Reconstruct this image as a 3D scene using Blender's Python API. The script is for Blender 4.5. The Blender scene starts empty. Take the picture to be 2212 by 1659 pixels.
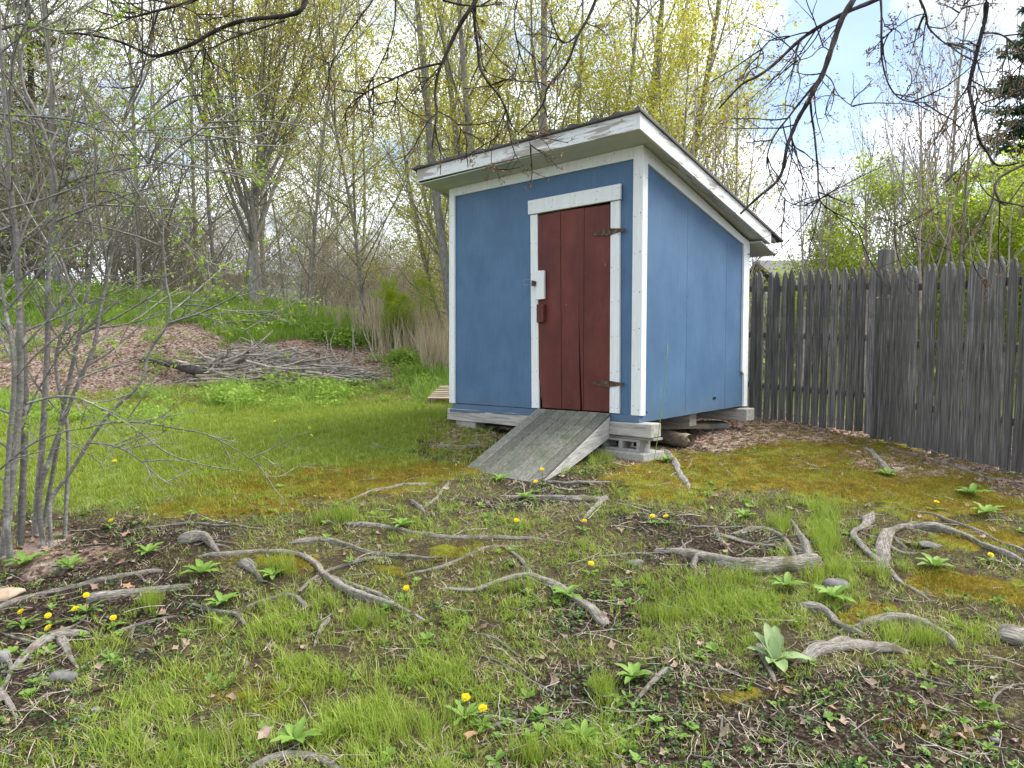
import bpy, bmesh, math, random
import numpy as np
from mathutils import Vector, Matrix
R_ = math.radians
sc = bpy.context.scene
col = sc.collection
rnd = random.Random(7)
nr = np.random.RandomState(11)

# ------------------------------------------------------------------ camera, sky, sun, exposure
CAMZ = 1.5
PITCH = 0.0726
cam_d = bpy.data.cameras.new('camera')
cam_d.sensor_width = 36.0
cam_d.lens = 36.0 * 2080.0 / 3000.0
cam_d.clip_start = 0.05
cam_d.clip_end = 3000.0
cam = bpy.data.objects.new('camera', cam_d)
cam.location = (0, 0, CAMZ)
cam.rotation_euler = (math.pi / 2 - PITCH, 0, 0)
col.objects.link(cam)
sc.camera = cam

SUN_EL, SUN_AZ = R_(50), R_(78)          # azimuth clockwise from +Y (the view direction)
w = bpy.data.worlds.new('World')
sc.world = w
w.use_nodes = True
wn, wl = w.node_tree.nodes, w.node_tree.links
wn.clear()
w_out = wn.new('ShaderNodeOutputWorld')
sky = wn.new('ShaderNodeTexSky')
sky.sky_type = 'NISHITA'
sky.sun_disc = False
sky.sun_elevation = SUN_EL
sky.sun_rotation = SUN_AZ
sky.air_density = 1.0
sky.dust_density = 0.6
bg_sky = wn.new('ShaderNodeBackground'); bg_sky.inputs[1].default_value = 0.07
bg_cl = wn.new('ShaderNodeBackground'); bg_cl.inputs[1].default_value = 0.84
wl.new(sky.outputs[0], bg_sky.inputs[0])
tc = wn.new('ShaderNodeTexCoord')
sep = wn.new('ShaderNodeSeparateXYZ'); wl.new(tc.outputs['Generated'], sep.inputs[0])
# project the sky direction on a cloud plane so that clouds flatten towards the horizon
zmax = wn.new('ShaderNodeMath'); zmax.operation = 'MAXIMUM'; zmax.inputs[1].default_value = 0.0
wl.new(sep.outputs[2], zmax.inputs[0])
zadd = wn.new('ShaderNodeMath'); zadd.operation = 'ADD'; zadd.inputs[1].default_value = 0.22
wl.new(zmax.outputs[0], zadd.inputs[0])
cmb = wn.new('ShaderNodeCombineXYZ')
for i in (0, 1):
    dv = wn.new('ShaderNodeMath'); dv.operation = 'DIVIDE'
    wl.new(sep.outputs[i], dv.inputs[0]); wl.new(zadd.outputs[0], dv.inputs[1]); wl.new(dv.outputs[0], cmb.inputs[i])
CLOUD_W = wn.new('ShaderNodeMapping'); CLOUD_W.inputs['Location'].default_value = (23.55, 17.0, 0)
wl.new(cmb.outputs[0], CLOUD_W.inputs[0])
n1 = wn.new('ShaderNodeTexNoise'); n1.inputs['Scale'].default_value = 1.1; n1.inputs['Detail'].default_value = 9; n1.inputs['Roughness'].default_value = 0.56; n1.inputs['Distortion'].default_value = 0.25
wl.new(CLOUD_W.outputs[0], n1.inputs['Vector'])
cr = wn.new('ShaderNodeValToRGB'); cr.color_ramp.elements[0].position = 0.41; cr.color_ramp.elements[1].position = 0.48
cr.color_ramp.elements[0].color = (0.12, 0.12, 0.12, 1); cr.color_ramp.elements[1].color = (1, 1, 1, 1)
wl.new(n1.outputs[0], cr.inputs[0])
n2 = wn.new('ShaderNodeTexNoise'); n2.inputs['Scale'].default_value = 1.9; n2.inputs['Detail'].default_value = 6; n2.inputs['Roughness'].default_value = 0.5
wl.new(CLOUD_W.outputs[0], n2.inputs['Vector'])
cr2 = wn.new('ShaderNodeValToRGB'); cr2.color_ramp.elements[0].position = 0.38; cr2.color_ramp.elements[1].position = 0.62
cr2.color_ramp.elements[0].color = (0.36, 0.40, 0.46, 1); cr2.color_ramp.elements[1].color = (0.86, 0.90, 0.96, 1)
wl.new(n2.outputs[0], cr2.inputs[0]); wl.new(cr2.outputs[0], bg_cl.inputs[0])
mixs = wn.new('ShaderNodeMixShader')
wl.new(cr.outputs[0], mixs.inputs[0]); wl.new(bg_sky.outputs[0], mixs.inputs[1]); wl.new(bg_cl.outputs[0], mixs.inputs[2])
wl.new(mixs.outputs[0], w_out.inputs[0])

sd = bpy.data.lights.new('sun', 'SUN')
sd.energy = 2.0; sd.angle = R_(34); sd.color = (1.0, 0.955, 0.88)
so = bpy.data.objects.new('sun', sd); col.objects.link(so)
sdir = Vector((math.sin(SUN_AZ) * math.cos(SUN_EL), math.cos(SUN_AZ) * math.cos(SUN_EL), math.sin(SUN_EL)))
so.rotation_euler = sdir.to_track_quat('Z', 'Y').to_euler()
so.location = (6, 3, 12)

sc.view_settings.view_transform = 'Standard'
sc.view_settings.look = 'None'
sc.view_settings.gamma = 1
sc.view_settings.use_curve_mapping = False
sc.view_settings.exposure = 1.74
sc.render.engine = 'CYCLES'
sc.cycles.max_bounces = 6
sc.cycles.diffuse_bounces = 3
sc.cycles.transmission_bounces = 3
sc.cycles.transparent_max_bounces = 4

# ------------------------------------------------------------------ numbers: noise, ground height, pixel -> place
def sstep(t):
    t = np.clip(t, 0, 1)
    return t * t * (3 - 2 * t)
def vnoise(x, y, seed=0):
    x = np.asarray(x, float); y = np.asarray(y, float)
    xi = np.floor(x).astype(np.int64); yi = np.floor(y).astype(np.int64)
    fx = x - xi; fy = y - yi
    fx = fx * fx * (3 - 2 * fx); fy = fy * fy * (3 - 2 * fy)
    def h(a, b):
        n = (a * 374761393 + b * 668265263 + seed * 974634777) & 0xffffffff
        n = ((n ^ (n >> 13)) * 1274126177) & 0xffffffff
        n = (n ^ (n >> 16)) & 0xffff
        return n / 65535.0
    a = h(xi, yi) * (1 - fx) + h(xi + 1, yi) * fx
    b = h(xi, yi + 1) * (1 - fx) + h(xi + 1, yi + 1) * fx
    return a * (1 - fy) + b * fy
def fbm(x, y, seed=0, octv=3):
    s = 0; a = .5; t = 0
    for o in range(octv):
        s = s + a * vnoise(x * 2 ** o, y * 2 ** o, seed + o * 17); t += a; a *= .5
    return s / t
def gz(x, y):
    x = np.asarray(x, float); y = np.asarray(y, float)
    z = .37 * sstep((y - 2.3) / 3.4) + .012 * np.clip(y - 6, 0, 8)
    amp = np.interp(x, [-16, -13, -7, -2, 1, 3.5, 8], [2.5, 2.3, 1.8, 1.0, .45, .12, .05])
    y0 = np.interp(x, [-13, -5, -1], [11.3, 12.2, 14.0])
    z = z + amp * sstep((y - y0) / 8.5)
    near = np.clip((16 - y) / 6, 0, 1)
    z = z + near * (.07 * (fbm(x * 1.3, y * 1.3, 5) - .5) + .035 * (fbm(x * 5, y * 5, 9) - .5))
    z = z + (1 - near) * .5 * (fbm(x * .25, y * .25, 3) - .5)
    z = z + .10 * np.exp(-((x + .9) ** 2 + (y - 8.2) ** 2) / 2.5) + .07 * np.exp(-((x - 2.3) ** 2 + (y - 8.0) ** 2) / 1.0) - .07 * sstep((x - 3.1) / .9) * (y < 11)
    # soil worn away towards the lower left
    z = z - .10 * np.exp(-((x + 1.9) ** 2 / .9 + (y - 3.5) ** 2 / .35))
    return z
def gzs(x, y): return float(gz(np.array([x]), np.array([y]))[0])
F, CX, CY = 2080 * .73733, 1106.0, 829.5
cp_, sp_ = math.cos(PITCH), math.sin(PITCH)
def ray(u, v):
    a, b = (u - CX) / F, -(v - CY) / F
    return Vector((a, cp_ + b * sp_, -sp_ + b * cp_))
def at(u, v, dy):
    """the point seen at photo place (u, v), dy metres ahead"""
    r = ray(u, v); r = r * (dy / r.y)
    return Vector((r.x, r.y, r.z + CAMZ))
def gpt(u, v, off=0.0):
    r = ray(u, v)
    ts = np.exp(np.linspace(math.log(1.2), math.log(60), 700))
    zz = CAMZ + r.z * ts - gz(r.x * ts, r.y * ts) - off
    k = int(np.argmax(zz < 0)) if (zz < 0).any() else len(ts) - 1
    if k > 0:
        a, b = zz[k - 1], zz[k]
        t = ts[k - 1] + (ts[k] - ts[k - 1]) * (a / (a - b) if a != b else 0)
    else: t = ts[0]
    return Vector((r.x * t, r.y * t, CAMZ + r.z * t - off))
def project(x, y, z):
    zc = y * cp_ - (z - CAMZ) * sp_
    zc = np.maximum(zc, .05)
    up = y * sp_ + (z - CAMZ) * cp_
    return CX + F * x / zc, CY - F * up / zc

# ------------------------------------------------------------------ materials
def mat(name, rough=.8, spec=.25):
    m = bpy.data.materials.new(name); m.use_nodes = True
    b = m.node_tree.nodes['Principled BSDF']
    b.inputs['Roughness'].default_value = rough
    b.inputs['Specular IOR Level'].default_value = spec
    return m, m.node_tree.nodes, m.node_tree.links, b
def ramp(n, stops, mode='LINEAR'):
    r = n.new('ShaderNodeValToRGB'); e = r.color_ramp.elements
    r.color_ramp.interpolation = mode
    e[0].position, e[0].color = stops[0][0], (*stops[0][1], 1)
    e[1].position, e[1].color = stops[-1][0], (*stops[-1][1], 1)
    for p, c in stops[1:-1]:
        q = e.new(p); q.color = (*c, 1)
    return r
def noise(n, l, scale, detail=4, rough=.55, vec=None, dist=0.0):
    t = n.new('ShaderNodeTexNoise'); t.inputs['Scale'].default_value = scale
    t.inputs['Detail'].default_value = detail; t.inputs['Roughness'].default_value = rough; t.inputs['Distortion'].default_value = dist
    if vec: l.new(vec, t.inputs['Vector'])
    return t
def mapped(n, l, scale, kind='Object', rot=(0, 0, 0)):
    t = n.new('ShaderNodeTexCoord'); m = n.new('ShaderNodeMapping')
    m.inputs['Scale'].default_value = scale; m.inputs['Rotation'].default_value = rot
    l.new(t.outputs[kind], m.inputs[0]); return m.outputs[0]
def mixc(n, l, fac, a, b, mode='MIX'):
    m = n.new('ShaderNodeMix'); m.data_type = 'RGBA'; m.blend_type = mode
    for s, k in ((fac, 0), (a, 6), (b, 7)):
        if isinstance(s, (int, float)): m.inputs[k].default_value = s
        elif isinstance(s, tuple): m.inputs[k].default_value = (*s, 1)
        else: l.new(s, m.inputs[k])
    return m.outputs[2]
def bump(n, l, b, h, strength=.4, dist=.01):
    q = n.new('ShaderNodeBump'); q.inputs['Strength'].default_value = strength; q.inputs['Distance'].default_value = dist
    l.new(h, q.inputs['Height']); l.new(q.outputs[0], b.inputs['Normal'])
def mathn(n, l, op, a, b=None):
    m = n.new('ShaderNodeMath'); m.operation = op
    for i, s in enumerate((a, b)):
        if s is None: continue
        if isinstance(s, (int, float)): m.inputs[i].default_value = s
        else: l.new(s, m.inputs[i])
    return m.outputs[0]

def leaf_mat(name, cols, trans=.35, rough=.55, per_object=True):
    m, n, l, b = mat(name, rough, .3)
    at_ = n.new('ShaderNodeAttribute'); at_.attribute_name = 'tint'
    f = at_.outputs['Fac']
    if per_object:
        oi = n.new('ShaderNodeObjectInfo')
        f = mathn(n, l, 'ADD', mathn(n, l, 'MULTIPLY', f, .55), mathn(n, l, 'MULTIPLY', oi.outputs['Random'], .45))
    k = len(cols)
    r = ramp(n, [(i / (k - 1), c) for i, c in enumerate(cols)])
    l.new(f, r.inputs[0]); l.new(r.outputs[0], b.inputs['Base Color'])
    tr = n.new('ShaderNodeBsdfTranslucent'); l.new(r.outputs[0], tr.inputs[0])
    mx = n.new('ShaderNodeMixShader'); mx.inputs[0].default_value = trans
    l.new(b.outputs[0], mx.inputs[1]); l.new(tr.outputs[0], mx.inputs[2])
    l.new(mx.outputs[0], n['Material Output'].inputs[0])
    return m
def wood_mat(name, cols, grain=(3, 3, 40), scale=4, bstr=.5, bdist=.004, rough=.85, seeds=True, kind='Object', big=None):
    m, n, l, b = mat(name, rough, .15)
    v = mapped(n, l, grain, kind)
    if seeds:
        oi = n.new('ShaderNodeObjectInfo'); ad = n.new('ShaderNodeVectorMath'); ad.operation = 'ADD'
        sc_ = n.new('ShaderNodeMath'); sc_.operation = 'MULTIPLY'; sc_.inputs[1].default_value = 37.0
        l.new(oi.outputs['Random'], sc_.inputs[0]); l.new(v, ad.inputs[0]); l.new(sc_.outputs[0], ad.inputs[1]); v = ad.outputs[0]
    t = noise(n, l, scale, 8, .65, v, .4)
    k = len(cols); r = ramp(n, [(.28 + .44 * i / (k - 1), c) for i, c in enumerate(cols)])
    l.new(t.outputs[0], r.inputs[0]); c = r.outputs[0]
    if seeds:
        hv = n.new('ShaderNodeHueSaturation'); hv.inputs['Hue'].default_value = .5
        l.new(mathn(n, l, 'ADD', mathn(n, l, 'MULTIPLY', oi.outputs['Random'], .5), .75), hv.inputs['Value']); l.new(c, hv.inputs['Color']); c = hv.outputs[0]
    if big:
        t2 = noise(n, l, big[0], 5, .6, mapped(n, l, (1, 1, 1), kind))
        r2 = ramp(n, [(big[2], (0, 0, 0)), (big[3], (1, 1, 1))]); l.new(t2.outputs[0], r2.inputs[0])
        c = mixc(n, l, r2.outputs[0], c, big[1])
    l.new(c, b.inputs['Base Color'])
    bump(n, l, b, t.outputs[0], bstr, bdist)
    return m
M = {}
# paints
def paint(name, base, var, wear=None, wear_amt=.62, grain=(1, 1, 1), extra=None):
    m, n, l, b = mat(name, .6, .3)
    v = mapped(n, l, (1, 1, 1))
    t = noise(n, l, 2.2, 6, .6, v); r = ramp(n, [(.3, var), (.7, base)]); l.new(t.outputs[0], r.inputs[0])
    c = r.outputs[0]
    g = noise(n, l, 6, 7, .65, mapped(n, l, grain))
    g2 = ramp(n, [(.35, (.80, .80, .80)), (.6, (1, 1, 1))]); l.new(g.outputs[0], g2.inputs[0])
    c = mixc(n, l, .55, c, g2.outputs[0], 'MULTIPLY')
    if wear:
        wn_ = noise(n, l, 3.0, 9, .68, mapped(n, l, wear[1]), .3)
        big = noise(n, l, 1.6, 3, .5, mapped(n, l, (1, 1, 1)))
        s = mathn(n, l, 'ADD', mathn(n, l, 'MULTIPLY', wn_.outputs[0], .7), mathn(n, l, 'MULTIPLY', big.outputs[0], .45))
        wr = ramp(n, [(wear_amt, (0, 0, 0)), (wear_amt + .03, (1, 1, 1))]); l.new(s, wr.inputs[0])
        c = mixc(n, l, wr.outputs[0], c, wear[0])
    if extra: c = extra(n, l, c)
    l.new(c, b.inputs['Base Color'])
    bump(n, l, b, g.outputs[0], .35, .003)
    return m
def blue_extra(n, l, c):
    s = noise(n, l, 9, 5, .6, mapped(n, l, (6, 6, .35)))
    r = ramp(n, [(.60, (0, 0, 0)), (.78, (1, 1, 1))]); l.new(s.outputs[0], r.inputs[0])
    c = mixc(n, l, mathn(n, l, 'MULTIPLY', r.outputs[0], .5), c, (.16, .22, .30))
    k = noise(n, l, 30, 2, .5, mapped(n, l, (1, 1, .5)))
    r = ramp(n, [(.735, (0, 0, 0)), (.76, (1, 1, 1))]); l.new(k.outputs[0], r.inputs[0])
    c = mixc(n, l, mathn(n, l, 'MULTIPLY', r.outputs[0], .6), c, (.04, .07, .14))
    # grime splashed up near the ground line
    sx = n.new('ShaderNodeTexCoord'); se = n.new('ShaderNodeSeparateXYZ'); l.new(sx.outputs['Object'], se.inputs[0])
    q = mathn(n, l, 'SUBTRACT', mathn(n, l, 'MULTIPLY', s.outputs[0], .5), se.outputs[2])
    r = ramp(n, [(.10, (0, 0, 0)), (.42, (1, 1, 1))]); l.new(q, r.inputs[0])
    return mixc(n, l, mathn(n, l, 'MULTIPLY', r.outputs[0], .55), c, (.10, .12, .13))
M['blue'] = paint('blue_paint', (.088, .170, .290), (.060, .125, .228), extra=blue_extra, grain=(8, 8, .6))
M['white'] = paint('white_paint', (.78, .80, .80), (.70, .73, .73), wear=((.36, .33, .29), (8, 8, 1.2)), wear_amt=.735, grain=(10, 10, 1))
M['white_worn'] = paint('white_paint_worn', (.76, .78, .79), (.66, .68, .68), wear=((.34, .31, .28), (.9, 12, 14)), wear_amt=.60, grain=(1, 12, 12))
M['white_worn_side'] = paint('white_paint_peeling', (.74, .75, .75), (.62, .63, .61), wear=((.33, .30, .26), (12, 1.3, 10)), wear_amt=.61, grain=(12, 1, 12))
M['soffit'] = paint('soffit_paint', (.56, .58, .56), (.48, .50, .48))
def red_extra(n, l, c):
    wv = n.new('ShaderNodeTexWave'); wv.wave_type = 'BANDS'; wv.bands_direction = 'Z'; wv.inputs['Scale'].default_value = 38
    wv.inputs['Distortion'].default_value = 1.2; wv.inputs['Detail'].default_value = 2
    l.new(mapped(n, l, (1, 1, 1)), wv.inputs['Vector'])
    big = noise(n, l, 3, 4, .5, mapped(n, l, (1, 1, .6)))
    r = ramp(n, [(.42, (0, 0, 0)), (.6, (1, 1, 1))]); l.new(big.outputs[0], r.inputs[0])
    q = mathn(n, l, 'MULTIPLY', mathn(n, l, 'MULTIPLY', wv.outputs['Fac'], .75), r.outputs[0])
    c = mixc(n, l, q, c, (.055, .014, .012))
    s = noise(n, l, 5, 4, .6, mapped(n, l, (4, 4, .8)))
    r = ramp(n, [(.6, (0, 0, 0)), (.75, (1, 1, 1))]); l.new(s.outputs[0], r.inputs[0])
    c = mixc(n, l, mathn(n, l, 'MULTIPLY', r.outputs[0], .6), c, (.035, .012, .010))
    k = noise(n, l, 22, 2, .5, mapped(n, l, (1, 1, .7)))
    r = ramp(n, [(.74, (0, 0, 0)), (.77, (1, 1, 1))]); l.new(k.outputs[0], r.inputs[0])
    return mixc(n, l, mathn(n, l, 'MULTIPLY', r.outputs[0], .5), c, (.30, .16, .14))
M['red'] = paint('red_paint', (.165, .040, .028), (.085, .018, .015), extra=red_extra, grain=(7, 7, .8))
M['grey_wood'] = wood_mat('weathered_timber', [(.13, .12, .11), (.30, .285, .26), (.42, .40, .37)], (1.2, 14, 14), 3)
M['ramp_wood'] = wood_mat('ramp_boards', [(.055, .055, .048), (.15, .15, .125), (.26, .25, .21)], (30, 1.2, 30), 3, big=(5, (.085, .10, .06), .50, .72))
M['ramp_side'] = wood_mat('ramp_side_wood', [(.18, .17, .155), (.40, .39, .37), (.52, .51, .48)], (20, 1.3, 20), 3)
M['picket'] = wood_mat('stockade_wood', [(.036, .034, .031), (.135, .128, .118), (.32, .305, .28)], (26, 26, .9), 3, bstr=.9, bdist=.007, big=(2.6, (.085, .085, .075), .54, .68))
M['lumber'] = wood_mat('old_lumber', [(.14, .11, .08), (.32, .26, .19), (.44, .38, .29)], (1.5, 12, 12), 3)
M['stick'] = wood_mat('dead_stick', [(.15, .12, .095), (.34, .295, .25), (.54, .49, .43)], (3, 3, 3), 4)
M['bark_grey'] = wood_mat('grey_bark', [(.09, .083, .075), (.21, .195, .175), (.33, .315, .285)], (9, 9, 3), 3, bdist=.01)
M['bark_dark'] = wood_mat('dark_bark', [(.018, .015, .013), (.05, .042, .037), (.10, .085, .075)], (9, 9, 3), 3, bdist=.006)
M['bark_brown'] = wood_mat('brown_twig', [(.16, .135, .11), (.30, .26, .22), (.42, .38, .33)], (4, 4, 2), 3, bdist=.004)
M['bark_shrub'] = wood_mat('shrub_bark', [(.09, .082, .075), (.17, .16, .145), (.27, .26, .24)], (10, 10, 26), 3, bdist=.006, big=(9, (.34, .34, .31), .56, .66))
M['root'] = wood_mat('root_bark', [(.045, .037, .030), (.185, .168, .148), (.36, .335, .30)], (16, 16, 16), 2.2, bstr=1.0, bdist=.014, big=(7, (.10, .105, .06), .56, .70))
M['root_pale'] = wood_mat('bleached_root', [(.07, .055, .045), (.27, .245, .215), (.50, .465, .42)], (14, 14, 14), 2.2, bstr=1.0, bdist=.012, big=(8, (.12, .09, .065), .57, .66))
def root_mat(name, cols, streak, big):
    m, n, l, b = mat(name, .85, .15)
    a = n.new('ShaderNodeAttribute'); a.attribute_name = 'grain'
    mp = n.new('ShaderNodeMapping'); mp.inputs['Scale'].default_value = streak; l.new(a.outputs['Vector'], mp.inputs[0])
    t = noise(n, l, 3, 8, .68, mp.outputs[0], .5)
    t2 = noise(n, l, 38, 6, .7, mapped(n, l, (1, 1, 1)))
    h = mathn(n, l, 'ADD', mathn(n, l, 'MULTIPLY', t.outputs[0], .72), mathn(n, l, 'MULTIPLY', t2.outputs[0], .28))
    r = ramp(n, [(.36 + .26 * i / (len(cols) - 1), c) for i, c in enumerate(cols)]); l.new(h, r.inputs[0])
    t3 = noise(n, l, big[0], 5, .6, mapped(n, l, (1, 1, 1))); r3 = ramp(n, [(big[2], (0, 0, 0)), (big[3], (1, 1, 1))]); l.new(t3.outputs[0], r3.inputs[0])
    c = mixc(n, l, mathn(n, l, 'MULTIPLY', r3.outputs[0], .8), r.outputs[0], big[1])
    l.new(c, b.inputs['Base Color']); bump(n, l, b, h, 1.0, .02); return m
M['root'] = root_mat('root_bark', [(.05, .042, .034), (.18, .16, .135), (.30, .275, .24), (.50, .47, .42)], (2.2, 1.6, 1.6), (6, (.12, .115, .05), .55, .66))
M['root_pale'] = root_mat('bleached_root', [(.05, .04, .032), (.22, .195, .165), (.38, .35, .31), (.58, .545, .50)], (1.8, 2.2, 2.2), (7, (.15, .105, .07), .56, .64))
M['concrete'] = wood_mat('concrete', [(.22, .215, .20), (.33, .32, .30), (.42, .41, .39)], (12, 12, 12), 3, bdist=.006, big=(6, (.15, .17, .12), .55, .7))
M['stone'] = wood_mat('fieldstone', [(.08, .08, .078), (.16, .155, .15), (.25, .245, .235)], (5, 5, 5), 3, bdist=.01)
M['tan_stone'] = wood_mat('sandstone', [(.30, .22, .15), (.44, .34, .25), (.52, .43, .33)], (5, 5, 5), 3, bdist=.01)
M['dark'] = mat('painted_shade', .95)[0]; M['dark'].node_tree.nodes['Principled BSDF'].inputs['Base Color'].default_value = (.012, .011, .010, 1)  # near-black base colour stands in for shade inside the shed and its holes
M['nail'] = mat('nail_head', .6)[0]; M['nail'].node_tree.nodes['Principled BSDF'].inputs['Base Color'].default_value = (.06, .05, .045, 1)
m, n, l, b = mat('rusty_iron', .75, .4)
t = noise(n, l, 30, 6, .6, mapped(n, l, (1, 1, 1))); r = ramp(n, [(.35, (.03, .022, .018)), (.55, (.10, .05, .03)), (.7, (.22, .19, .17))]); l.new(t.outputs[0], r.inputs[0]); l.new(r.outputs[0], b.inputs[0]); M['rust'] = m
m, n, l, b = mat('brown_steel_roof', .45, .5)
t = noise(n, l, 3, 7, .6, mapped(n, l, (1, 1, 1))); r = ramp(n, [(.35, (.035, .030, .027)), (.65, (.09, .078, .068))]); l.new(t.outputs[0], r.inputs[0]); l.new(r.outputs[0], b.inputs[0]); b.inputs['Metallic'].default_value = .3; M['roof'] = m
m, n, l, b = mat('painted_joint', .8); b.inputs[0].default_value = (.030, .065, .12, 1); M['joint'] = m
m, n, l, b = mat('wire_steel', .35, .6); b.inputs[0].default_value = (.30, .29, .28, 1); b.inputs['Metallic'].default_value = .9; M['wire'] = m
m, n, l, b = mat('asphalt_shingle', .9); b.inputs[0].default_value = (.13, .13, .135, 1); M['shingle'] = m
m, n, l, b = mat('tan_siding', .8); b.inputs[0].default_value = (.42, .34, .22, 1); M['siding'] = m
m, n, l, b = mat('window_glass', .1, .5); b.inputs[0].default_value = (.03, .035, .04, 1); M['glass'] = m
M['grass'] = leaf_mat('grass_blade', [(.17, .26, .03), (.25, .35, .042), (.33, .42, .06), (.42, .42, .16)], .4)
M['grass_lush'] = leaf_mat('lawn_grass', [(.17, .24, .026), (.26, .33, .038), (.37, .43, .07)], .4)
M['dry'] = leaf_mat('dry_stalk', [(.34, .27, .18), (.48, .40, .28), (.56, .50, .38)], .25)
M['weed'] = leaf_mat('broad_weed', [(.11, .21, .035), (.18, .31, .05), (.25, .39, .08)], .35)
M['herb'] = leaf_mat('bank_herb', [(.17, .30, .04), (.26, .40, .06), (.36, .47, .09)], .45)
M['weed_dark'] = leaf_mat('dark_groundcover', [(.045, .10, .022), (.07, .15, .032), (.11, .20, .045)], .3)
M['litter'] = leaf_mat('dead_leaf', [(.14, .085, .055), (.27, .18, .13), (.38, .28, .21), (.48, .40, .33)], .15, .8)
M['litter_pale'] = leaf_mat('bleached_dead_leaf', [(.22, .14, .11), (.36, .26, .21), (.46, .37, .31)], .15, .8)
M['leaf_yellow'] = leaf_mat('young_maple_leaf', [(.34, .37, .05), (.46, .47, .06), (.56, .53, .07), (.48, .40, .09)], .6, per_object=False)
M['leaf_green'] = leaf_mat('young_green_leaf', [(.18, .30, .03), (.27, .40, .04), (.37, .47, .07)], .55, per_object=False)
M['leaf_bright'] = leaf_mat('bright_spring_leaf', [(.26, .38, .03), (.38, .50, .04), (.48, .56, .06)], .65, per_object=False)
M['leaf_tan'] = leaf_mat('tan_bud_leaf', [(.20, .14, .06), (.28, .23, .07), (.26, .28, .06)], .4, per_object=False)
M['bud'] = leaf_mat('reddish_bud', [(.14, .07, .035), (.24, .13, .06), (.30, .20, .10)], .3, per_object=False)
M['needle'] = leaf_mat('spruce_needle', [(.05, .09, .055), (.08, .14, .085), (.12, .19, .11)], .3, per_object=False)
M['hemlock'] = leaf_mat('hemlock_needle', [(.13, .12, .05), (.19, .175, .07), (.25, .22, .10)], .2, per_object=False)
M['mullein'] = leaf_mat('woolly_leaf', [(.17, .27, .10), (.25, .35, .14), (.32, .41, .20)], .25)
M['petal'] = leaf_mat('yellow_petal', [(.80, .62, .01), (.88, .74, .015)], .25)
M['brown_leaf'] = leaf_mat('brown_fallen_leaf', [(.33, .19, .11), (.45, .28, .17), (.40, .26, .17)], .2, .7)

# ------------------------------------------------------------------ mesh helpers
def raw_mesh(name, V, faces, tint=None, smooth=False):
    """faces: list of int arrays (M,k) with constant k each"""
    me = bpy.data.meshes.new(name)
    V = np.asarray(V, np.float32)
    me.vertices.add(len(V)); me.vertices.foreach_set('co', V.ravel())
    faces = [np.asarray(f, np.int32) for f in faces if len(f)]
    loops = np.concatenate([f.ravel() for f in faces]); starts = []; o = 0
    for f in faces:
        starts.append(o + np.arange(len(f)) * f.shape[1]); o += f.size
    starts = np.concatenate(starts)
    me.loops.add(len(loops)); me.loops.foreach_set('vertex_index', loops)
    me.polygons.add(len(starts)); me.polygons.foreach_set('loop_start', starts.astype(np.int32))
    if smooth: me.polygons.foreach_set('use_smooth', np.ones(len(starts), bool))
    me.update(calc_edges=True)
    if tint is not None:
        a = me.attributes.new('tint', 'FLOAT', 'POINT'); a.data.foreach_set('value', np.asarray(tint, np.float32))
    return me
def link(name, me, m=None, parent=None, loc=None):
    o = bpy.data.objects.new(name, me)
    if m is not None and me is not None and not me.materials: me.materials.append(m)
    col.objects.link(o)
    if parent: o.parent = parent
    if loc is not None: o.location = loc
    return o
def tag(o, label=None, cat=None, group=None, kind=None):
    if label: o['label'] = label
    if cat: o['category'] = cat
    if group: o['group'] = group
    if kind: o['kind'] = kind
    return o
def empty(name, loc=(0, 0, 0), rz=0.0):
    o = bpy.data.objects.new(name, None); col.objects.link(o); o.empty_display_size = .1
    o.location = loc; o.rotation_euler = (0, 0, rz); return o
def copy_tree(o, parent=None):
    c = o.copy(); col.objects.link(c)
    if parent: c.parent = parent
    for ch in list(o.children): copy_tree(ch, c)
    return c
def tube_arrays(lines, sides=5, cap=False):
    """lines: list of (pts Nx3, radii N); returns V, quads, [tris]"""
    by = {}
    for p, r_ in lines: by.setdefault(len(p), []).append((p, r_))
    Vs, Fs, off = [], [], 0
    ang = np.arange(sides) * 2 * math.pi / sides
    for nn, ls in by.items():
        P = np.array([a for a, _ in ls], float); Rr = np.array([b for _, b in ls], float)
        T = np.gradient(P, axis=1); T /= np.linalg.norm(T, axis=2, keepdims=True) + 1e-9
        mean = T.mean(1)
        ref = np.where(np.abs(mean[:, 2:3]) > .75, np.array([[1., .13, 0]]), np.array([[.1, .05, 1.]]))[:, None, :]
        N = np.cross(T, ref); N /= np.linalg.norm(N, axis=2, keepdims=True) + 1e-9
        B = np.cross(T, N)
        V = P[:, :, None, :] + Rr[:, :, None, None] * (np.cos(ang)[None, None, :, None] * N[:, :, None, :] + np.sin(ang)[None, None, :, None] * B[:, :, None, :])
        m_ = len(ls)
        idx = off + np.arange(m_ * nn * sides).reshape(m_, nn, sides)
        a = idx[:, :-1, :]; b = idx[:, 1:, :]
        q = np.stack([a, np.roll(a, -1, 2), np.roll(b, -1, 2), b], -1).reshape(-1, 4)
        Vs.append(V.reshape(-1, 3)); Fs.append(q); off += m_ * nn * sides
    return np.concatenate(Vs), np.concatenate(Fs)
def tube_mesh(name, lines, sides=5, smooth=True):
    V, Fq = tube_arrays(lines, sides)
    return raw_mesh(name, V, [Fq], smooth=smooth)
def rot_frames(nn, rs, flat=0.0):
    """random orthonormal frames; flat>0 pushes normals towards +Z"""
    nrm = rs.normal(size=(nn, 3)); nrm[:, 2] = np.abs(nrm[:, 2]) + flat
    nrm /= np.linalg.norm(nrm, axis=1, keepdims=True)
    t = rs.normal(size=(nn, 3)); t -= (t * nrm).sum(1, keepdims=True) * nrm
    t /= np.linalg.norm(t, axis=1, keepdims=True)
    return t, np.cross(nrm, t), nrm
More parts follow.
